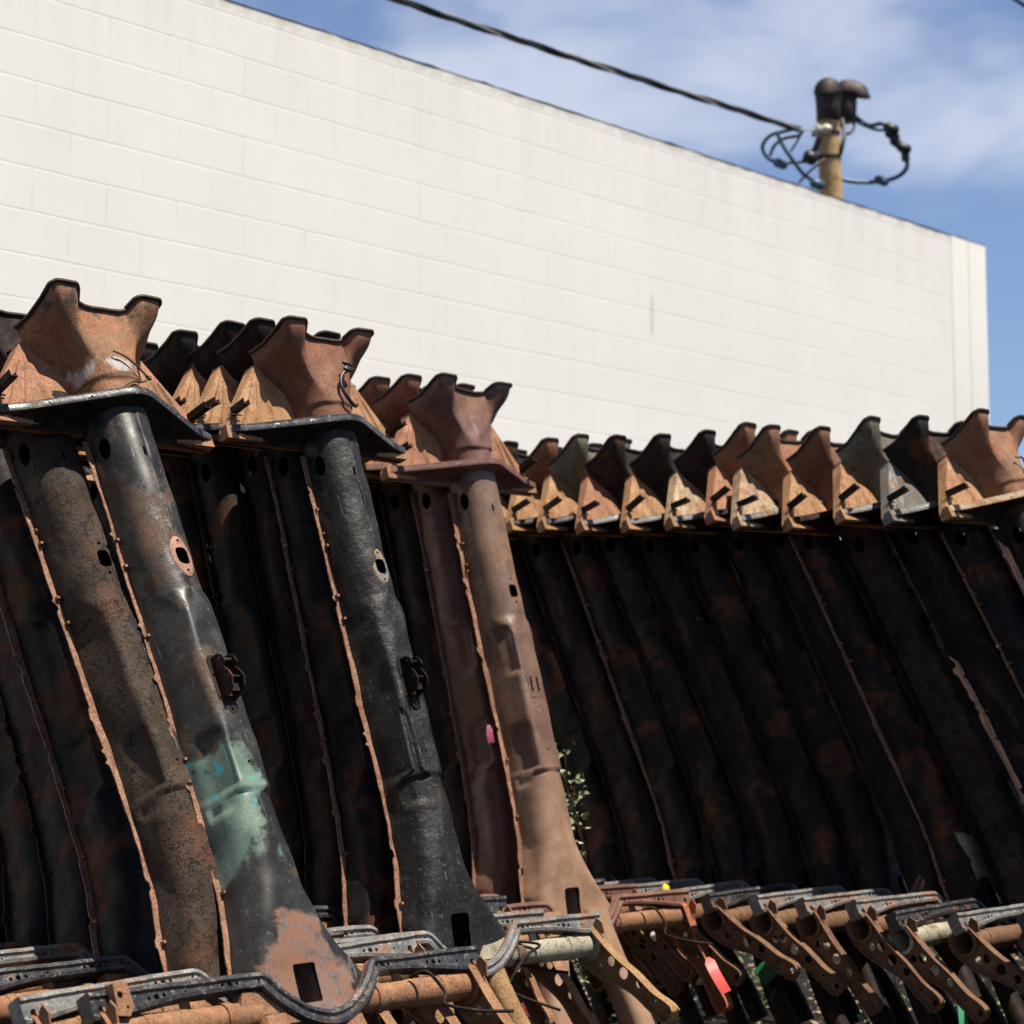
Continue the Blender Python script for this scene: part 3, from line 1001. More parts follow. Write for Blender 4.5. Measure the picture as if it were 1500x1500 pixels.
def shifter_ring():
    mb = MB()
    n = 48
    rings = []

    def rr(a, hw, hh, rad):
        # rounded rectangle by superellipse
        c, s = math.cos(a), math.sin(a); e = .62
        return (hw * math.copysign(abs(c) ** e, c), hh * math.copysign(abs(s) ** e, s))

    def dia(a):
        c, s = math.cos(a), math.sin(a)
        w = .030 * abs(c) ** .9; 
        return (math.copysign(.031 * (abs(c) ** 1.15), c), math.copysign(.058 * abs(s) ** 1.0, s))
    for k in range(5):
        t = k / 4
        ring = []
        for j in range(n):
            a = 2 * math.pi * j / n
            p, q = rr(a, .0195, .0245, .01), dia(a)
            q = (math.copysign(max(abs(q[0]), abs(p[0]) * 1.0), q[0]), math.copysign(max(abs(q[1]), abs(p[1])), q[1]))
            x, z = lerp(p[0], q[0], t), lerp(p[1], q[1], t)
            x += -.06 * z + .002
            ring.append((x, tunnel_surface_y(x, 1.11 + z) + (.0035 if k < 4 else .001), 1.11 + z))
        rings.append(ring)
    mb.grid(rings, closed=True)
    me = mb.mesh('shifter_plate', flip=True, recalc=True, smooth=40)
    cut = MB()
    for x, z in ((-.0005, 1.155), (.0045, 1.067)):
        cut.prism([(x + .0045 * math.cos(a), 0, z + .0045 * math.sin(a)) for a in np.linspace(0, 6.28, 12, endpoint=False)], (0, .1, 0), (0, .16, 0))
    return baked(me, .0022, 1, cut.mesh('c', flip=True, recalc=True), 0, 40)


RING = shifter_ring()


def brake_bracket():
    """hand brake mount: two cheeks on a foot with a tongue below"""
    mb = MB()
    y0 = .137
    mb.prism([(-.034, 0, .69), (.034, 0, .69), (.036, 0, .80), (.026, 0, .815), (-.026, 0, .815), (-.036, 0, .80)], (0, y0 + .001, 0), (0, y0 + .004, 0))
    cheek = [(0, .0), (.03, .0), (.045, -.012), (.05, -.03), (.038, -.04), (.05, -.055), (.058, -.075), (.05, -.098), (.03, -.112), (.0, -.118)]
    for x in (-.020, .018):
        mb.prism([(x, y0 + .002 + a, .805 + b) for a, b in cheek], (-.0025, 0, 0), (.0025, 0, 0))
    mb.prism([(-.02, 0, .70), (.018, 0, .70), (.018, 0, .725), (-.02, 0, .725)], (0, y0 + .030, 0), (0, y0 + .034, 0))
    mb.tube([(-.028, y0 + .035, .788), (.03, y0 + .035, .788)], .0035, 8)
    mb.tube([(-.026, y0 + .045, .735), (.026, y0 + .045, .735)], .003, 8)
    tong = [(-.014, .69), (-.016, .67), (-.012, .655), (0, .648), (.012, .655), (.016, .67), (.014, .69)]
    mb.prism([(x, 0, z) for x, z in tong], (0, y0 + .001, 0), (0, y0 + .005, 0))
    mb.tube([(0, y0, .668), (0, y0 + .009, .668)], .005, 10)
    return mb.mesh('handbrake_bracket', flip=True, recalc=True, smooth=30)


BRK = brake_bracket()


def flat_brake_plate():
    mb = MB(); y0 = .137
    mb.prism([(-.03, 0, .71), (.03, 0, .71), (.032, 0, .80), (-.032, 0, .80)], (0, y0 + .0005, 0), (0, y0 + .003, 0))
    for x in (-.018, .012):
        mb.prism([(x, y0, .73), (x, y0, .79), (x, y0 + .014, .78), (x, y0 + .012, .74)], (-.002, 0, 0), (.004, 0, 0))
    return mb.mesh('handbrake_bracket', flip=True, recalc=True, smooth=30)


BRK2 = flat_brake_plate()


def tunnel_patch(name, z0, z1, x0, x1, seed, off=.003):
    """torn sheet of sealing skin that still clings to the tunnel"""
    r = np.random.default_rng(seed)
    mb = MB()
    n, m = 22, 14
    up = np.cumsum(r.normal(0, .006, m)); dn = np.cumsum(r.normal(0, .006, m)); le = np.cumsum(r.normal(0, .003, n)); ri = np.cumsum(r.normal(0, .003, n))
    G = []
    for i in range(n):
        row = []
        for j in range(m):
            u, v = j / (m - 1), i / (n - 1)
            x = lerp(x0 + le[i], x1 + ri[i], u); z = lerp(z0 + dn[j], z1 + up[j], v)
            x = max(-.0735, min(.0735, x))
            row.append((x, tunnel_surface_y(x, z) + off + .0012 * math.sin(u * 9 + v * 13 + seed), z))
        G.append(row)
    mb.grid(G)
    return baked(mb.mesh(name, flip=True, recalc=True), .0018, 1, None, 0, 40)


# ------------------------------------------------------------------ assembling one frame
FRAME_GROUP = 'stripped car backbone frames leaning in stacks'


def put(me, mat, parent, name=None, mats=None):
    o = bpy.data.objects.new(name or me.name.split('.')[0], me)
    COL.objects.link(o)
    o.parent = parent
    mats = mats or [mat]
    while len(me.materials) < len(mats): me.materials.append(None)
    for k, m_ in enumerate(mats):
        o.material_slots[k].link = 'OBJECT'
        o.material_slots[k].material = m_
    return o


def frame_matrix(x, y, z, th, roll, yaw):
    u = U * math.cos(yaw) + N * math.sin(yaw)
    n = N * math.cos(yaw) - U * math.sin(yaw)
    t = math.cos(th) * Z - math.sin(th) * n
    k = math.cos(th) * n + math.sin(th) * Z
    u2 = u * math.cos(roll) + t * math.sin(roll)
    t2 = t * math.cos(roll) - u * math.sin(roll)
    m = Matrix.Identity(4)
    for i, c in enumerate((-u2, k, t2)):
        for j in range(3): m[j][i] = c[j]
    m[0][3], m[1][3], m[2][3] = x, y, z - .2
    return m


def car_frame(place, label, tun='D', tunnel='black', head='head_rust', plate='plate_tan', bar='bar_black', cross='bar_black', tube='tube_rust', arm='tube_rust',
              flange='flange', horn='dark_rust', bracket='dark_rust', variant=0, ring=None, brake=None, rim='rim', right_plate=None, wide=False, wide_right=False, end_plate=False):
    jr = random.Random(label)
    root = bpy.data.objects.new('car_frame', None)
    COL.objects.link(root)
    root.empty_display_size = .1
    root.matrix_world = frame_matrix(*place)
    tag(root, label, 'car frame', FRAME_GROUP)
    tn = put(TUN[tun], M[tunnel], root)
    if ring: put(RING, M[ring], tn)
    if brake: put(BRK if brake != 'flat' else BRK2, M['dark_rust' if brake != 'flat' else 'brown'], tn)
    put(WIDE if wide else FLG[-1][variant % 3], M['dark_rust' if wide and flange == 'flange' else flange], root)
    put(WIDE_R if wide_right else FLG[1][variant % 3], M['dark_rust' if wide_right else flange], root)
    hd = put(HEADS[variant % 3][0], M[head], root)
    put(HEADS[variant % 3][1], M[rim], hd)
    for s in (-1, 1):
        p = PLATES[s][variant % 2]
        pl = put(p[0], M[right_plate if (right_plate and s > 0) else plate], root)
        bo = put(p[1], M[bracket], pl)
        P_ = Vector((-s * .325, 0, BAR + .055))
        bo.matrix_local = Matrix.Translation(P_) @ Matrix.Rotation(jr.uniform(-.22, .22), 4, 'X') @ Matrix.Rotation(jr.uniform(-.2, .2), 4, 'Z') @ Matrix.Translation(-P_)
    bk = put(BULK[0], M['brown_plain' if head == 'brown_plain' else 'dark_rust'], root)  # shade below the turned edge is put into the web's darker colour
    put(BULK[1], M[bar], bk)
    put(CROSS[variant % 2], None, root, mats=[M[cross], M['bar_top']])
    put(TORS, M[tube], root)
    for s in (-1, 1):
        a_ = put(ARM[s], M[arm], root)
        P_ = Vector((0, .055, -.09))
        a_.matrix_local = Matrix.Translation(P_) @ Matrix.Rotation(jr.uniform(-.24, .22), 4, 'X') @ Matrix.Translation(-P_)
        put((HORN_BIG if horn == 'brown' else HORN)[s], M[horn], root)
    if end_plate: put(EBR[0], M['tube_rust'], root)
    put(PIPE[jr.randrange(3)], M['dark_rust'], root)
    return root, tn


PL = {"D1": [2.3156, 6.9944, 0.7445, 0.4448, 0.0298, 0.0211], "D2": [2.162, 7.066, 0.7622, 0.4769, 0.0297, 0.0199], "D3": [2.02, 7.166, 0.7901, 0.4955, 0.0199, 0.0136],
      "D4": [1.836, 7.351, 0.7664, 0.4817, 0.0145, 0.0125], "D5": [1.6521, 7.4685, 0.7751, 0.463, 0.035, 0.0227], "D6": [1.5281, 7.5546, 0.7891, 0.4555, 0.0017, -0.0015],
      "D7": [1.3902, 7.7663, 0.7861, 0.45, 0.0129, 0.016], "D8": [1.2332, 7.8611, 0.7892, 0.4547, 0.0173, 0.004], "D9": [1.0644, 7.9537, 0.7934, 0.4516, 0.027, -0.001],
      "D10": [0.8984, 8.0803, 0.7964, 0.43, 0.0364, 0.0019], "D11": [0.7384, 8.2232, 0.7939, 0.4186, 0.018, -0.0001], "D12": [0.5709, 8.3153, 0.7901, 0.4165, 0.0213, -0.0028],
      "D13": [0.412, 8.435, 0.79, 0.413, 0.02, 0.0], "D14": [0.253, 8.555, 0.79, 0.41, 0.02, 0.0],
      "A1": [-0.5683, 5.034, 0.7968, 0.4632, 0.0052, -0.0339], "A2": [-0.7284, 5.069, 0.8038, 0.487, 0.0438, -0.0246], "A3": [-0.9553, 5.4084, 0.791, 0.5185, 0.0121, -0.0028],
      "A4": [-1.1037, 5.5565, 0.8081, 0.4901, 0.0052, -0.0018], "A5": [-1.25, 5.69, 0.80, 0.48, 0.0, 0.0], "A6": [-1.40, 5.83, 0.80, 0.47, 0.0, 0.0],
      "B1": [-0.2203, 6.0604, 0.8054, 0.3374, 0.0066, -0.0029], "B2": [-0.3906, 6.2121, 0.8086, 0.3074, -0.0043, -0.0078], "B3": [-0.5157, 6.3763, 0.8469, 0.3221, -0.0201, 0.001],
      "B4": [-0.6672, 6.4702, 0.8199, 0.304, 0.006, -0.0004], "B5": [-0.8155, 6.6165, 0.8136, 0.3138, 0.0041, -0.0003], "B6": [-0.97, 6.75, 0.81, 0.314, 0.0, 0.0],
      "B7": [-1.12, 6.89, 0.81, 0.314, 0.0, 0.0],
      "C1": [0.1382, 7.2088, 0.7967, 0.2858, 0.005, 0.0381], "C2": [-0.0316, 7.3768, 0.8093, 0.2663, -0.0054, 0.0046], "C3": [-0.1436, 7.4675, 0.8155, 0.2645, 0.0035, -0.0002],
      "C4": [-0.29, 7.60, 0.81, 0.264, 0.0, 0.0], "C5": [-0.44, 7.74, 0.81, 0.264, 0.0, 0.0]}

# ------------------------------------------------------------------ white block wall of the building
fwv = Vector((0, math.cos(PITCH), math.sin(PITCH)))
WD = 9.30                                      # depth of the wall at the left edge of the view
PA = at(0, -108.4, WD)                         # its top there
TOPZ = PA.z
# length to the right-hand corner
lo, hi = 0.0, 40.0
for _ in range(60):
    mid = .5 * (lo + hi)
    q = PA + U * mid - Vector((0, 0, CAM_H))
    d = q.dot(fwv)
    if 750 + FX * q.x / d < 1443: lo = mid
    else: hi = mid
WLEN = lo
WM = Matrix.Identity(4)
O0 = Vector((PA.x, PA.y, 0))
for i, c in enumerate((U, -N, Z)):
    for j in range(3): WM[j][i] = c[j]
WM.translation = O0


def wall_material(name, rows_top, corner=False):
    m = bpy.data.materials.new(name); m.use_nodes = True
    t = m.node_tree; b = t.nodes['Principled BSDF']
    tc = t.nodes.new('ShaderNodeTexCoord')
    sx = t.nodes.new('ShaderNodeSeparateXYZ'); t.links.new(tc.outputs['Object'], sx.inputs[0])
    cb = t.nodes.new('ShaderNodeCombineXYZ')
    t.links.new(math_(t, 'ADD', sx.outputs[0], 20.30), cb.inputs[0])
    t.links.new(math_(t, 'ADD', sx.outputs[2], 20.3 - (rows_top - .0695)), cb.inputs[1])
    br = t.nodes.new('ShaderNodeTexBrick')
    br.offset = .5; br.squash = 1
    br.inputs['Scale'].default_value = 1
    br.inputs['Brick Width'].default_value = .406
    br.inputs['Row Height'].default_value = .203
    br.inputs['Mortar Size'].default_value = .0045
    br.inputs['Mortar Smooth'].default_value = .6
    br.inputs['Bias'].default_value = 0
    br.inputs['Color1'].default_value = (.93, .93, .93, 1)
    br.inputs['Color2'].default_value = (1, 1, 1, 1)
    br.inputs['Mortar'].default_value = (.95, .95, .95, 1)
    # the joints wander a little
    wv = noise(t, tc.outputs['Object'], 1.7, 3, .5)
    ad = t.nodes.new('ShaderNodeVectorMath'); ad.operation = 'ADD'
    c2 = t.nodes.new('ShaderNodeCombineXYZ')
    t.links.new(math_(t, 'MULTIPLY', math_(t, 'SUBTRACT', wv, .5), .012), c2.inputs[1])
    t.links.new(cb.outputs[0], ad.inputs[0]); t.links.new(c2.outputs[0], ad.inputs[1])
    t.links.new(ad.outputs[0], br.inputs['Vector'])
    big = noise(t, tc.outputs['Object'], 1.3, 6, .6)
    mid = noise(t, tc.outputs['Object'], 9, 6, .6)
    mp = t.nodes.new('ShaderNodeMapping'); mp.inputs['Scale'].default_value = (7, 7, .7)
    t.links.new(tc.outputs['Object'], mp.inputs[0])
    st = noise(t, mp.outputs[0], 1, 5, .6)
    c = mixc(t, ramp(t, big, .35, .65), (.80, .783, .738), (.835, .819, .772))
    c = mixc(t, math_(t, 'MULTIPLY', ramp(t, st, .5, .75), .07), c, (.55, .53, .47))
    # grime that has run down from the top edge
    g = math_(t, 'MULTIPLY', math_(t, 'SUBTRACT', sx.outputs[2], rows_top - .62), 1.6, True)
    c = mixc(t, math_(t, 'MULTIPLY', math_(t, 'MULTIPLY', g, ramp(t, st, .40, .72)), .20), c, (.46, .44, .38))
    g2 = math_(t, 'MULTIPLY', math_(t, 'SUBTRACT', sx.outputs[2], rows_top - .075), 18, True)
    c = mixc(t, math_(t, 'MULTIPLY', math_(t, 'MULTIPLY', g2, ramp(t, mid, .38, .62)), .5), c, (.42, .37, .29))
    mul = t.nodes.new('ShaderNodeMix'); mul.data_type = 'RGBA'; mul.blend_type = 'MULTIPLY'; mul.inputs['Factor'].default_value = .22
    t.links.new(c, mul.inputs['A']); t.links.new(br.outputs['Color'], mul.inputs['B'])
    c = mul.outputs['Result']
    # dirt caught in stretches of the joints
    dj = math_(t, 'MULTIPLY', br.outputs['Fac'], ramp(t, noise(t, tc.outputs['Object'], 3.1, 5, .65), .48, .66))
    if not corner:
        c = mixc(t, math_(t, 'MULTIPLY', dj, .30), c, (.36, .345, .29))
    # one yellow-green stain
    if not corner:
        bx = math_(t, 'ABSOLUTE', math_(t, 'SUBTRACT', math_(t, 'ADD', sx.outputs[0], math_(t, 'MULTIPLY', sx.outputs[2], .0)), STAIN[0]))
        sa = math_(t, 'SUBTRACT', 1, math_(t, 'MULTIPLY', bx, 1 / .028), True)
        sb = math_(t, 'SUBTRACT', 1, math_(t, 'MULTIPLY', math_(t, 'ABSOLUTE', math_(t, 'SUBTRACT', sx.outputs[2], STAIN[1])), 1 / .15), True)
        c = mixc(t, math_(t, 'MULTIPLY', math_(t, 'MULTIPLY', sa, ramp(t, sb, 0, .4)), .62), c, (.5, .48, .31))
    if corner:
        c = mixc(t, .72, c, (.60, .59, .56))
    t.links.new(c, b.inputs['Base Color'])
    b.inputs['Roughness'].default_value = .75
    b.inputs['Specular IOR Level'].default_value = .25
    hgt = math_(t, 'ADD', math_(t, 'MULTIPLY', br.outputs['Fac'], -1.0 if not corner else 0.0), math_(t, 'MULTIPLY', noise(t, tc.outputs['Object'], 55, 5, .6), .25))
    hgt = math_(t, 'ADD', hgt, math_(t, 'MULTIPLY', mid, .25))
    bp = t.nodes.new('ShaderNodeBump'); bp.inputs['Strength'].default_value = .27; bp.inputs['Distance'].default_value = .006
    t.links.new(hgt, bp.inputs['Height']); t.links.new(bp.outputs[0], b.inputs['Normal'])
    return m


def wall_uv(px, py):
    """place on the wall face seen at a pixel: (along, height)"""
    d0 = at(px, py, 1.0) - Vector((0, 0, CAM_H))
    k = (O0 - Vector((0, 0, CAM_H))).dot(N) / d0.dot(N)
    q = Vector((0, 0, CAM_H)) + d0 * k
    return (q - O0).dot(U), q.z


STAIN = wall_uv(955, 462)
COR = wall_uv(1396, 500)[0]
COR2 = wall_uv(1421, 500)[0]
bld = bpy.data.objects.new('building', None)
COL.objects.link(bld)
bld.matrix_world = WM
tag(bld, 'white painted concrete block building behind the stacked car frames', 'building')
mw = wall_material('white_painted_block', TOPZ)
mc = wall_material('white_painted_corner', TOPZ, True)
b0 = MB()
b0.box((-14, 0, -.2), (COR - .002, .2, TOPZ))
b0.box((-14, .2, -.2), (-13.8, 9, TOPZ))
b0.box((-14, 9, -.2), (WLEN, 9.2, TOPZ))
w0 = link('wall', b0.mesh('wall'), mw, bld)
b1 = MB()
b1.box((COR + .003, -.003, -.2), (COR2 - .003, .2, TOPZ)); b1.box((COR2 + .003, -.003, -.2), (WLEN, .2, TOPZ))
b1.box((COR - .004, .02, -.2), (COR + .004, .19, TOPZ - .005)); b1.box((COR2 - .004, .02, -.2), (COR2 + .004, .19, TOPZ - .005))
b1.box((WLEN - .2, .2, -.2), (WLEN, 9, TOPZ))
link('corner_pilaster', baked(b1.mesh('corner_pilaster'), 0, 0, None, .006, 30), mc, bld)
# tarred cap along the top edge, a little ragged
cp = MB()
G = []
xs = np.linspace(-14, WLEN, 260)
hh = .0015 + .005 * np.clip(rng.normal(0, 1, 260), 0, 2); oo = .002 + .003 * rng.random(260)
for x, h_, o_ in zip(xs, hh, oo):
    G.append([(x, -o_, TOPZ + .001), (x, -o_, TOPZ + h_), (x, .21, TOPZ + h_), (x, .21, TOPZ + .001)])
cp.grid(G, closed=True)
link('cap_strip', cp.mesh('cap_strip', recalc=True), plain('old_tar', (.05, .05, .052), .7, bump=.4), bld)
rf = MB(); rf.box((-13.8, .2, TOPZ - .55), (WLEN - .2, 9, TOPZ - .5))
link('roof', rf.mesh('roof'), plain('roof_felt', (.12, .12, .12), .9), bld)

# ------------------------------------------------------------------ ground
gm = bpy.data.materials.new('packed_dirt'); gm.use_nodes = True
t = gm.node_tree; b = t.nodes['Principled BSDF']; tcg = t.nodes.new('ShaderNodeTexCoord')
c = mixc(t, ramp(t, noise(t, tcg.outputs['Object'], 1.5, 8, .65), .35, .65), (.010, .009, .008), (.020, .017, .014))
c = mixc(t, ramp(t, noise(t, tcg.outputs['Object'], 40, 5, .7), .5, .7), c, (.035, .03, .024))
t.links.new(c, b.inputs['Base Color']); b.inputs['Roughness'].default_value = .95; b.inputs['Specular IOR Level'].default_value = .05
bp = t.nodes.new('ShaderNodeBump'); bp.inputs['Strength'].default_value = .7; bp.inputs['Distance'].default_value = .02
t.links.new(noise(t, tcg.outputs['Object'], 25, 7, .7), bp.inputs['Height']); t.links.new(bp.outputs[0], b.inputs['Normal'])
g = MB(); g.grid([[(x, y, 0) for x in np.linspace(-600, 600, 5)] for y in np.linspace(-300, 900, 5)])
gr = link('ground', g.mesh('ground', recalc=True), gm)
tag(gr, kind='structure')

# ------------------------------------------------------------------ the frames
A1, A1T = car_frame(PL['A1'], 'nearest car frame, worn black tunnel with pale green overspray and a pink rusty shifter hole', 'A', 'black_worn', 'head_near', 'plate_pink', 'bar_black', 'bar_black', 'tube_rust', 'tube_rust', horn='tube_rust', ring='ring_pink', brake='full', variant=0, end_plate=True)
A2, A2T = car_frame(PL['A2'], 'car frame with brown flaking underseal on its tunnel, right behind the green-oversprayed one', 'D', 'underseal', 'dark_rust', 'plate_pink', 'dark_rust', 'bar_grey', 'tube_rust', variant=1)
put(tunnel_patch('underseal_patch', .80, .93, .012, .072, 3, .003), M['patch_blue'], A2T)
A3, A3T = car_frame(PL['A3'], 'car frame third back in the leftmost stack, with red rust low on its black tunnel', 'E', 'black', 'dark_rust', 'plate_tan', 'bar_black', 'bar_black', variant=2)
A4, A4T = car_frame(PL['A4'], 'car frame fourth back in the leftmost stack, nearly hidden at the left edge', 'D', 'head_dark', 'dark_rust', 'plate_tan', 'bar_black', 'bar_grey', flange='dark_rust', variant=0)  # rear flanges take the darker material to paint in their shade
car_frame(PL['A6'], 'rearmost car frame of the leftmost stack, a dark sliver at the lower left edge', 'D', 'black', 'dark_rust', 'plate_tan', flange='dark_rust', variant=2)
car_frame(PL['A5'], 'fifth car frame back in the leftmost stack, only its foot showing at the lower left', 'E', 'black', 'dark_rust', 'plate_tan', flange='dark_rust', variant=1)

B1, B1T = car_frame(PL['B1'], 'car frame with black grease-caked tunnel and a knotted black cable on its red-brown head', 'B', 'black_grease', 'head_red', 'plate_tan', 'bar_black', 'bar_grey', 'tube_pale', 'ochre', horn='ochre', ring='ring_grey', brake='full', variant=1)
B2, B2T = car_frame(PL['B2'], 'car frame just behind the grease-caked black one, with a rusty orange lug top', 'D', 'black', 'dark_rust', 'plate_tan', 'bar_black', 'bar_grey', 'ochre', variant=0)
car_frame(PL['B3'], 'third car frame back in the middle-left stack, brown lug with a pale edge', 'E', 'dark_rust', 'dark_rust', 'plate_tan', 'bar_black', flange='dark_rust', variant=2)
car_frame(PL['B4'], 'fourth car frame back in the middle-left stack, black lug standing lower than its neighbours', 'D', 'black', 'head_dark', 'plate_pink', 'bar_black', flange='dark_rust', variant=1)
car_frame(PL['B5'], 'fifth car frame back in the middle-left stack, dark lug peeping out beside the orange head', 'E', 'black', 'head_dark', 'plate_tan', 'bar_black', flange='dark_rust', variant=0)
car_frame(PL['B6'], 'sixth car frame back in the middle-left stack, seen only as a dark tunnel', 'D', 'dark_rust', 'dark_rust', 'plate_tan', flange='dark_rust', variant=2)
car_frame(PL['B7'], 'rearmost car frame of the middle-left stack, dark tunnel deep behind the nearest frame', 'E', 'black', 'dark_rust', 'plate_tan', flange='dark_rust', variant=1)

C1, C1T = car_frame(PL['C1'], 'car frame wholly in purplish brown rust, right of the grease-caked one', 'C', 'brown', 'brown_plain', 'plate_pink', 'brown_plain', 'brown_plain', 'tube_rust', 'arm_red', horn='brown', brake='flat', variant=2)
C2, C2T = car_frame(PL['C2'], 'brown car frame leaning directly behind the purplish brown one', 'C', 'brown_plain', 'head_red', 'plate_pink', 'brown_plain', 'brown_plain', 'tube_rust', variant=0)
car_frame(PL['C3'], 'third brown car frame back, its lug just behind the grease-caked frame\'s right gusset', 'E', 'dark_rust', 'head_red', 'plate_pink', 'dark_rust', flange='dark_rust', variant=1)
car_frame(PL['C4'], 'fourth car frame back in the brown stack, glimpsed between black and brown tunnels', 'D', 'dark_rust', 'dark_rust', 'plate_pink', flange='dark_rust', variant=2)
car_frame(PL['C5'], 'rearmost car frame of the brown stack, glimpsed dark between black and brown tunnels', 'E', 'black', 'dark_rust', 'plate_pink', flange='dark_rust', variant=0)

DS = [  # flange override darkens the strips to paint the shade inside the row
    ('D1', 'rightmost car frame, with a broad tan head cut by the right edge of the picture', dict(wide=True, tun='E', tunnel='black', head='head_rust', plate='plate_tan', bar='plate_cream', cross='bar_grey', variant=0)),
    ('D2', 'blackest head in the long right-hand row, with a grey gusset, second from its right end', dict(wide_right=True, tun='D', tunnel='black', head='head_dark', plate='plate_grey', bar='bar_grey', cross='bar_grey', flange='tube_rust', variant=1)),
    ('D3', 'car frame with an olive grey lug and tan gusset, left of the blackest head', dict(wide_right=True, wide=True, tun='E', tunnel='dark_rust', head='head_olive', plate='plate_tan', bar='bar_grey', cross='bar_black', variant=2)),
    ('D4', 'car frame with a red-orange lug, between the olive lug and the cream spotted gusset', dict(wide_right=True, wide=True, tun='D', tunnel='underseal', head='head_red', plate='plate_tan', bar='dark_rust', cross='bar_grey', variant=0)),
    ('D5', 'car frame with cream spots on its gusset and a cream patch low on its tunnel', dict(tun='E', tunnel='black', head='head_rust', plate='plate_cream', bar='bar_grey', cross='bar_black', tube='tube_pale', variant=1)),
    ('D6', 'car frame tucked close behind the cream spotted one, orange gusset sliver showing', dict(flange='dark_rust', tun='D', tunnel='dark_rust', head='head_rust', plate='plate_pink', bar='dark_rust', cross='bar_grey', variant=2)),
    ('D7', 'car frame with a pale cream-tan gusset and brownish lug, seventh from the right end', dict(flange='dark_rust', tun='E', tunnel='black', head='head_dark', plate='plate_cream', bar='bar_grey', cross='bar_grey', variant=0)),
    ('D8', 'car frame with an orange gusset and black lug, eighth from the right end', dict(flange='dark_rust', tun='D', tunnel='black', head='head_dark', plate='plate_tan', bar='bar_grey', cross='bar_grey', variant=1)),
    ('D9', 'car frame with a red-orange gusset and brown lug, ninth from the right end', dict(flange='dark_rust', tun='E', tunnel='dark_rust', head='head_dark', plate='plate_pink', bar='bar_grey', cross='bar_black', variant=2)),
    ('D10', 'car frame with a yellowish gusset and olive lug, tenth from the right end', dict(flange='dark_rust', tun='D', tunnel='black', head='head_olive', plate='plate_tan', bar='bar_black', cross='bar_grey', variant=0)),
    ('D11', 'car frame with a slim tan gusset, second visible right of the purplish brown frame', dict(tun='E', tunnel='black', head='head_red', plate='plate_tan', bar='bar_black', cross='bar_grey', variant=1)),
    ('D12', 'car frame whose gusset foot sticks out just right of the purplish brown frame', dict(flange='dark_rust', tun='D', tunnel='dark_rust', head='head_dark', plate='plate_tan', bar='dark_rust', cross='bar_grey', variant=2)),
    ('D13', 'car frame of the long row hidden behind the weeds beside the purplish brown tunnel', dict(tun='E', tunnel='black', head='head_dark', plate='plate_tan', variant=0)),
    ('D14', 'rearmost car frame of the long right-hand row, almost fully hidden', dict(flange='dark_rust', tun='D', tunnel='black', head='head_dark', plate='plate_tan', variant=1)),
]
DR = {}
for key, lab, kw in DS:
    kw.setdefault('arm', 'arm_brown'); kw.setdefault('tube', 'arm_brown')
    DR[key] = car_frame(PL[key], lab, **kw)
put(tunnel_patch('filler_patch', .06, .26, -.07, .05, 8, .006), M['cream_patch'], DR['D5'][1])


def on_frame(key, x, y, z):
    return frame_matrix(*PL[key]) @ Vector((-x, y, z))


rubber = plain('black_rubber', (.012, .012, .013), .38, .5, var=.3)
# wire loop on the nearest head
mb = MB()
pts = [on_frame('A1', *p) for p in ((-.03, .150, 1.735), (.0, .158, 1.715), (.035, .154, 1.69), (.062, .146, 1.672), (.068, .143, 1.663), (.05, .140, 1.652), (.015, .146, 1.645), (-.015, .146, 1.63), (-.035, .142, 1.612))]
mb.tube(curve_mesh(pts), .0028, 8)
mb.tube([on_frame('A1', .066, .142, 1.672), on_frame('A1', .071, .150, 1.664), on_frame('A1', .068, .150, 1.656)], .005, 8)
tag(link('wire', mb.mesh('wire', smooth=60), plain('rusty_wire', (.05, .025, .018), .6)), 'thin dark wire looped over the neck of the nearest orange head', 'wire')
# knotted cable on the second head
mb = MB()
pts = [on_frame('B1', *p) for p in ((.052, .150, 1.80), (.035, .158, 1.785), (.046, .165, 1.772), (.02, .160, 1.762), (.0, .158, 1.735), (-.004, .160, 1.70), (.012, .160, 1.668), (.04, .15, 1.652), (.06, .142, 1.66))]
mb.tube(curve_mesh(pts), [.0065] * 60 + [.0045] * 5, 10) if False else mb.tube(curve_mesh(pts), .0058, 10)
pts = [on_frame('B1', *p) for p in ((.025, .158, 1.80), (.045, .166, 1.790), (.052, .162, 1.778), (.03, .168, 1.768), (.022, .163, 1.778))]
mb.tube(curve_mesh(pts), .006, 10)
tag(link('cable', mb.mesh('cable', smooth=60), rubber), 'stiff black cable knotted and hooked on the red-brown head', 'cable')
mb = MB()
pts = [on_frame('D1', *p) for p in ((-.02, .152, 1.75), (.0, .165, 1.74), (.01, .16, 1.715), (.0, .155, 1.695))]
mb.tube(curve_mesh(pts), .004, 8)
tag(link('wire', mb.mesh('wire', smooth=60), rubber), 'short black wire end sticking out of the rightmost tan head', 'wire')

# ------------------------------------------------------------------ tags and bits on the rear bars


def strip_thing(name, pts, width, wdir, mat, label, cat, thick=.0015, hole=False):
    mb = MB()
    wdir = Vector(wdir).normalized()
    G = []
    K = len(pts)
    for i, p in enumerate(pts):
        p = Vector(p); t_ = (Vector(pts[min(i + 1, K - 1)]) - Vector(pts[max(i - 1, 0)])).normalized()
        n_ = t_.cross(wdir).normalized()
        w = width if not callable(width) else width(i / (K - 1))
        G.append([p - wdir * w - n_ * thick, p + wdir * w - n_ * thick, p + wdir * w + n_ * thick, p - wdir * w + n_ * thick])
    mb.grid(G, closed=True)
    mb.f += [(0, 1, 2, 3), tuple((K - 1) * 4 + j for j in range(4))]; mb.m += [0, 0]
    return tag(link(name, mb.mesh(name, recalc=True, smooth=30), mat), label, cat)


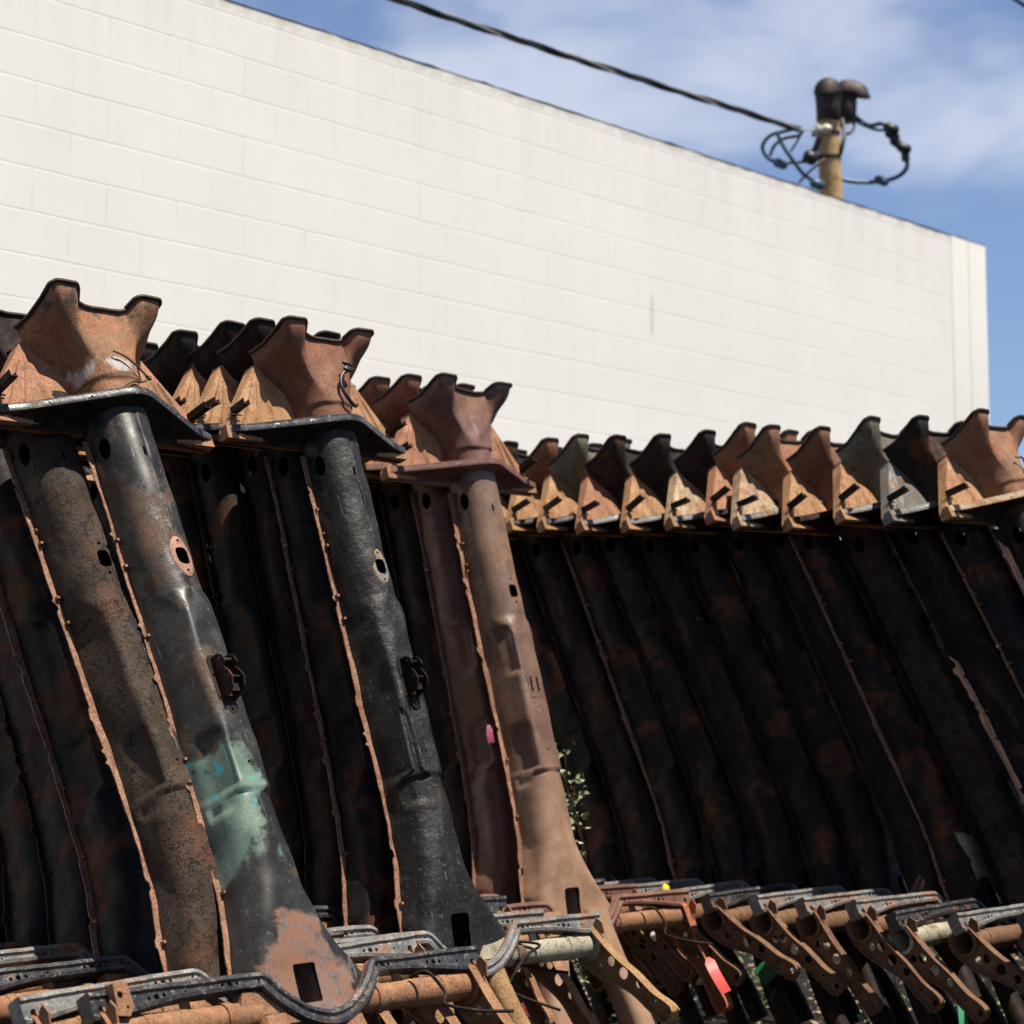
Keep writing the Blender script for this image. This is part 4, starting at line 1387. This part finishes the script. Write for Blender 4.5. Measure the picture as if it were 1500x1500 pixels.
red = plain('red_plastic', (.62, .06, .05), .45, var=.15)
grn = plain('green_plastic', (.035, .16, .075), .45, var=.25)
grn2 = plain('bright_green_plastic', (.07, .36, .16), .45, var=.15)
pink = plain('pink_plastic', (.6, .12, .14), .5, var=.2)
R_ = Vector((1, 0, 0))
strip_thing('tag', [at(1036, 1403, 7.05), at(1040, 1410, 7.03), at(1047, 1425, 7.0), at(1064, 1454, 6.98)], lambda s: .006 if s < .3 else .019, (.85, .3, .35), red, 'red plastic tag tied to the end of the rusty damper arm', 'tag')
strip_thing('tag', [at(1146, 1402, 7.5), at(1137, 1410, 7.49), at(1112, 1433, 7.46)], .036, (.62, .2, -.75), grn, 'dark green plastic tag lying slanted under the long row of bars', 'tag')
strip_thing('tag', [at(1406, 1463, 7.1), at(1409, 1476, 7.08), at(1413, 1520, 7.06)], lambda s: .007 if s < .25 else .016, (1, .2, -.1), grn2, 'bright green tag hanging from a damper arm at lower right', 'tag')
strip_thing('tag', [at(845, 1452, 6.85), at(842, 1465, 6.85), at(843, 1484, 6.84)], .006, (1, .2, 0), grn2, 'thin bright green strip hanging below the brown frame', 'tag')
strip_thing('ribbon', [at(745, 1458, 6.7), at(757, 1467, 6.68), at(768, 1478, 6.67), at(782, 1488, 6.68)], .010, (.5, 0, .85), pink, 'pink plastic ribbon tied under the grease-caked frame', 'ribbon')
strip_thing('ribbon', [at(768, 1470, 6.66), at(762, 1480, 6.66), at(770, 1492, 6.66)], .006, (.9, 0, .3), pink, 'short pink ribbon end crossing the longer one', 'ribbon')
strip_thing('tag', [at(718, 1062, 7.25), at(717, 1075, 7.23), at(720, 1088, 7.23)], .012, (.9, .3, .1), plain('dull_pink', (.32, .06, .12), .5), 'dull pink tag stuck on the edge of the purplish brown frame', 'tag')
# yellow cap at the end of the brown bar
yc = MB()
c0 = at(973, 1303, 7.42)
yc.tube([c0 - U * .006 - N * .004, c0 + N * .0, c0 + N * .010, c0 + N * .016], [.006, .021, .019, .010], 16)
tag(link('cap', yc.mesh('cap', smooth=40), plain('yellow_plastic', (.75, .62, .04), .4, var=.1)), 'small yellow plastic cap on the end of the brown rear bar', 'cap')

# ------------------------------------------------------------------ weeds, litter
leafm = bpy.data.materials.new('leaf'); leafm.use_nodes = True
t = leafm.node_tree; b = t.nodes['Principled BSDF']; oi = t.nodes.new('ShaderNodeTexCoord')
t.links.new(mixc(t, noise(t, oi.outputs['Object'], 14, 3, .5), (.10, .14, .055), (.33, .36, .22)), b.inputs['Base Color'])
b.inputs['Roughness'].default_value = .45
barkm = plain('stem', (.07, .055, .035), .8)


def weed(name, base, h, spread, nleaf, label, cat='weed', size=.03, seed=0, lean=(0, 0)):
    r = np.random.default_rng(seed)
    root = bpy.data.objects.new(name, None); COL.objects.link(root); root.location = base
    root.empty_display_size = .1
    tag(root, label, cat)
    st = MB(); lf = MB()
    stems = []
    for k in range(5):
        a = r.uniform(0, 6.28)
        tip = np.array((math.cos(a) * spread * r.uniform(.3, 1) + lean[0], math.sin(a) * spread * r.uniform(.3, 1) + lean[1], h * r.uniform(.75, 1.02)))
        mid = tip * .5 + np.array((r.normal(0, spread * .2), r.normal(0, spread * .2), 0))
        p = curve_mesh([(0, 0, 0), mid * .5 + r.normal(0, .01, 3), mid, tip], 6)
        st.tube(p, [lerp(.007, .0015, i / (len(p) - 1)) for i in range(len(p))], 6)
        stems.append(p)
    for _ in range(nleaf):
        p = stems[r.integers(0, len(stems))]
        q = np.array(p[r.integers(2, len(p))])
        a = r.uniform(0, 6.28); el = r.uniform(-.5, .7)
        d = np.array((math.cos(a) * math.cos(el), math.sin(a) * math.cos(el), math.sin(el)))
        sd = np.cross(d, r.normal(0, 1, 3)); sd /= np.linalg.norm(sd)
        s_ = size * r.uniform(.5, 1.3)
        q = q + d * s_ * .6 + r.normal(0, .025, 3)
        up = np.cross(sd, d)
        lf.add([q, q + d * s_ * .45 + sd * s_ * .26 + up * .002, q + d * s_, q + d * s_ * .45 - sd * s_ * .26 + up * .002], [(0, 1, 2), (0, 2, 3)])
    link('stem', st.mesh('stem', smooth=60), barkm, root)
    link('foliage', lf.mesh('foliage'), leafm, root)
    return root


gp = at(833, 1470, 7.45)
weed('weed', (gp.x, gp.y, 0), 1.10, .06, 760, 'tall leafy weed growing up between the brown frame and the long row', seed=3)
gp = at(1005, 1470, 8.3)
weed('weed', (gp.x, gp.y, 0), .42, .12, 90, 'pale narrow-leaved weed under the left end of the long row', size=.06, seed=6)
gp = at(1290, 1460, 7.9)
weed('weed', (gp.x, gp.y, 0), .30, .12, 60, 'low weed under the right part of the long row', size=.04, seed=9)

for k, (px_, py_, dd_, hh_, lb_) in enumerate(((1130, 1480, 8.9, .26, 'small weed in the dark behind the slanted green tag'), (1440, 1480, 8.3, .34, 'leafy weed at the lower right corner behind the damper arms'), (925, 1480, 8.0, .34, 'weed just right of the brown frame horn'))):
    q_ = at(px_, py_, dd_)
    weed('weed', (q_.x, q_.y, 0), hh_, .13, 110, lb_, size=.045, seed=20 + k)

# white scrap panel on the ground
sp = MB()
c0 = at(968, 1452, 8.6)
pts = [(-.10, 0, -.05), (.13, 0, -.03), (.16, 0, .04), (.06, 0, .09), (-.03, 0, .07), (-.02, 0, .02), (-.11, 0, .0)]
sp.prism(pts, (0, -.004, 0), (0, .004, 0))
so = link('scrap_panel', baked(sp.mesh('scrap_panel', recalc=True), 0, 0, None, .002, 30), plain('dirty_white_paint', (.62, .66, .62), .5, var=.15))
so.location = (c0.x, c0.y, .05)
so.rotation_euler = (math.radians(-55), .1, math.radians(12))
tag(so, 'broken dirty white panel lying on the ground below the long row', 'scrap')

lm = bpy.data.materials.new('dead_leaf'); lm.use_nodes = True
t = lm.node_tree; b = t.nodes['Principled BSDF']; oi = t.nodes.new('ShaderNodeTexCoord')
t.links.new(mixc(t, noise(t, oi.outputs['Object'], 9, 3, .5), (.16, .10, .055), (.42, .34, .23)), b.inputs['Base Color'])
b.inputs['Roughness'].default_value = .7
ll = MB()
for _ in range(4200):
    q = at(rng.uniform(300, 1600), 1070, rng.uniform(5.4, 11.5)); q = np.array((q.x, q.y, .004))
    a = rng.uniform(0, 6.28); s_ = rng.uniform(.015, .055)
    d = np.array((math.cos(a), math.sin(a), rng.uniform(-.1, .5))); sd = np.array((-math.sin(a), math.cos(a), rng.uniform(-.4, .4)))
    q[2] += s_ * .12 + rng.uniform(0, .02)
    ll.add([q, q + d * s_ * .5 + sd * s_ * .3, q + d * s_, q + d * s_ * .5 - sd * s_ * .3], [(0, 1, 2), (0, 2, 3)])
tag(link('leaf_litter', ll.mesh('leaf_litter'), lm), 'dry leaves and scraps littering the dirt under the frames', 'litter', kind='stuff')

# ------------------------------------------------------------------ service mast, weather heads and cables
MD = 14.75
mast = bpy.data.objects.new('service_mast', None); COL.objects.link(mast)
mbase = at(1218, 300, MD); mtop = at(1212, 150, MD)
mast.location = (mbase.x, mbase.y, TOPZ - .5)
mast.empty_display_size = .1
tag(mast, 'rusty yellow service mast with two dark weather heads above the white wall', 'mast')


def L(px, py, d=MD):
    return at(px, py, d) - Vector(mast.location)


mm = metal('mast_rust', (.66, .42, .17), (.72, .48, .22), (.46, .17, .05), (.52, .24, .08), .34, .6, 3, .2, 1.0, (.2, .1, .05), .12, streak=.5)
dm = metal('weather_head_brown', (.016, .010, .009), (.030, .019, .017), BR, BR2, .2, .6, 5, .3)
mb = MB()
ax = (mtop - mbase).normalized()
p0 = L(1218, 300) - ax * .75
mb.tube([p0, L(1218, 300), L(1212, 165)], .0815, 28)
link('mast_pole', mb.mesh('mast_pole', smooth=40), mm, mast)
for py in (196, 231):
    mb = MB(); c_ = L(1213 + (py - 190) * .04, py)
    mb.tube([c_ - ax * .014, c_ + ax * .014], .0865, 24)
    mb.box(c_ + Vector((-.115, -.03, -.014)), c_ + Vector((-.08, .03, .014)))
    link('clamp_band', mb.mesh('clamp_band', smooth=40), dm, mast)


def whead(px, py, d, r, yawd, name='weather_head', reach=.25, pw=2):
    """hooded cap: a cylinder with a domed hood that overhangs on one side"""
    c_ = L(px, py, d)
    mb = MB()
    prof = [(-.155, .92), (-.15, .98), (-.05, 1.04), (.035, 1.10), (.045, 1.17), (.06, 1.19), (.09, 1.12), (.115, .97), (.135, .76), (.150, .48), (.156, .22), (.157, .02)]
    dirx = Vector((math.cos(yawd), math.sin(yawd), 0))
    rings = []
    for z_, k in prof:
        ring = []
        for j in range(26):
            a = 2 * math.pi * j / 26
            v = Vector((math.cos(a), math.sin(a), 0))
            over = max(0, v.dot(dirx)) ** pw
            e = (reach * over * (1 - max(0, z_ - .05) / .16) if z_ > .042 else 0)
            dz = -.035 * over if .042 < z_ < .08 else 0
            ring.append(c_ + v * r * (k + e) + Vector((0, 0, z_ + dz)))
        rings.append(ring)
    mb.grid(rings, closed=True)
    mb.f.append(tuple(range(26))); mb.m.append(0)
    return link(name, mb.mesh(name, smooth=50, recalc=True), dm, mast)


whead(1213, 146, MD - .02, .085, math.radians(250))
whead(1239, 148, MD + .22, .075, math.radians(-12), reach=1.25, pw=5)
# second, thinner riser behind
mb = MB(); mb.tube([L(1237, 178, MD + .22), L(1236, 172, MD + .22), L(1236, 160, MD + .22)], .05, 16)
mb.tube([L(1236, 172, MD + .22), L(1214, 200, MD + .05)], .03, 12)
link('riser', mb.mesh('riser', smooth=40), dm, mast)
# porcelain knob and hook
mb = MB(); k_ = L(1203, 190, MD - .1)
mb.tube([k_ + Vector((-.05, 0, 0)), k_ + Vector((-.03, 0, 0)), k_ + Vector((0, 0, 0)), k_ + Vector((.03, 0, 0)), k_ + Vector((.07, 0, 0))], [.03, .045, .028, .045, .03], 16)
link('insulator', mb.mesh('insulator', smooth=50), plain('porcelain', (.55, .5, .44), .3), mast)

bluew = plain('blue_grey_cable', (.045, .10, .16), .4, var=.3)
blackw = plain('black_cable', (.015, .017, .02), .45, var=.3)


def wire_part(name, pix, r, mat, knots=()):
    mb = MB()
    mb.tube(curve_mesh([L(*p) for p in pix], 8), r, 8)
    for kx, ky, kd, kr in knots:
        c_ = L(kx, ky, kd)
        mb.tube([c_ + Vector((-.05, 0, .02)), c_ + Vector((-.03, 0, .012)), c_ + Vector((.03, 0, -.012)), c_ + Vector((.05, 0, -.02))], [kr * .5, kr, kr, kr * .5], 10)
    return link(name, mb.mesh(name, smooth=60), mat, mast)


D_ = MD
wire_part('drip_loop', [(1252, 170, D_ + .2), (1262, 178, D_ + .2), (1275, 184, D_ + .1), (1290, 181, D_), (1303, 186, D_), (1312, 200, D_), (1320, 215, D_), (1328, 235, D_), (1328, 246, D_), (1318, 257, D_), (1300, 264, D_), (1275, 267, D_), (1250, 266, D_), (1234, 263, D_)], .0165, bluew,
          [(1291, 265, D_, .032)])
wire_part('drip_loop', [(1246, 172, D_ + .2), (1262, 182, D_ + .18), (1284, 190, D_ + .05), (1302, 190, D_)], .012, bluew)
wire_part('splice', [(1297, 183, D_), (1304, 188, D_ - .02), (1302, 196, D_ - .02), (1312, 200, D_ - .02), (1309, 207, D_ - .02), (1320, 214, D_), (1325, 222, D_), (1327, 236, D_)], .030, blackw, [(1306, 189, D_ - .03, .04), (1324, 217, D_ - .03, .036)])
wire_part('drip_loop', [(1167, 188, D_ - .2), (1150, 192, D_ - .2), (1128, 199, D_ - .15), (1117, 214, D_ - .1), (1122, 228, D_ - .1), (1133, 236, D_ - .1), (1150, 238, D_ - .1), (1170, 237, D_ - .1), (1190, 235, D_ - .1)], .0145, bluew, [(1143, 240, D_ - .12, .034)])
wire_part('drip_loop', [(1176, 192, D_ - .2), (1168, 199, D_ - .2), (1148, 203, D_ - .15), (1134, 214, D_ - .1), (1128, 228, D_ - .1)], .013, bluew)
wire_part('drip_loop', [(1138, 194, D_ - .2), (1145, 210, D_ - .2), (1155, 226, D_ - .2), (1165, 240, D_ - .15), (1178, 256, D_ - .1), (1196, 268, D_ - .1)], .014, bluew, [(1197, 270, D_ - .1, .038)])
wire_part('drip_loop', [(1176, 192, D_ - .2), (1167, 208, D_ - .2), (1158, 222, D_ - .2)], .008, blackw)
wire_part('drip_loop', [(1233, 174, D_ + .15), (1236, 190, D_ + .1), (1240, 196, D_ + .1), (1246, 194, D_ + .1), (1251, 186, D_ + .15), (1250, 174, D_ + .15)], .012, blackw)
wire_part('drip_loop', [(1234, 176, D_ + .1), (1237, 196, D_), (1234, 212, D_ - .05), (1231, 226, D_ - .05)], .016, blackw)
wire_part('drip_loop', [(1200, 202, D_ - .1), (1196, 214, D_ - .1), (1190, 228, D_ - .1), (1198, 234, D_ - .1)], .022, blackw, [(1187, 231, D_ - .1, .05)])
wire_part('drip_loop', [(1170, 268, D_ - .1), (1185, 252, D_ - .1), (1200, 240, D_ - .12), (1208, 232, D_ - .1)], .009, plain('rusty_guy_wire', (.12, .07, .05), .6))

CABLE_RISE = .25
# twisted service drop: three strands wound round one another
pa = at(1172, 190, MD - .25); pb = pa - U * 11.0 - N * .5 + Vector((0, 0, CABLE_RISE))
path = []
K = 420
for i in range(K):
    s_ = i / (K - 1)
    p = pa.lerp(pb, s_)
    p.z -= .10 * math.sin(math.pi * min(1, s_ * 1.0)) * 1.0
    path.append(p)
drop = bpy.data.objects.new('service_cable', None); COL.objects.link(drop); drop.location = pa
drop.empty_display_size = .1
tag(drop, 'twisted black service cable running down to the mast across the sky', 'cable')
tg = (pb - pa).normalized(); e1 = tg.orthogonal().normalized(); e2 = tg.cross(e1)
for k in range(3):
    mb = MB()
    pts = []
    for i, p in enumerate(path):
        a = 2 * math.pi * (i / (K - 1) * 11 + k / 3)
        pts.append(p + (e1 * math.cos(a) + e2 * math.sin(a)) * .0125 - pa)
    mb.tube(pts, .0125 if k else .009, 8)
    link('strand', mb.mesh('strand', smooth=60), blackw if k else plain('bare_aluminium', (.3, .29, .28), .4), drop)
mb = MB(); mb.tube([pa - Vector(drop.location), L(1203, 190, MD - .1) + Vector(mast.location) - pa], .006, 8)
link('tie_wire', mb.mesh('tie_wire', smooth=60), plain('galvanised', (.5, .48, .45), .4), drop)
mb = MB(); mb.tube([at(1470, -12, 20), at(1490, 1, 20.2), at(1525, 25, 20.6)], .02, 8)
tag(link('overhead_wire', mb.mesh('overhead_wire', smooth=60), blackw), 'dark overhead wire just clipping the upper right corner', 'wire')

for me in list(bpy.data.meshes):
    if me.users == 0: bpy.data.meshes.remove(me)
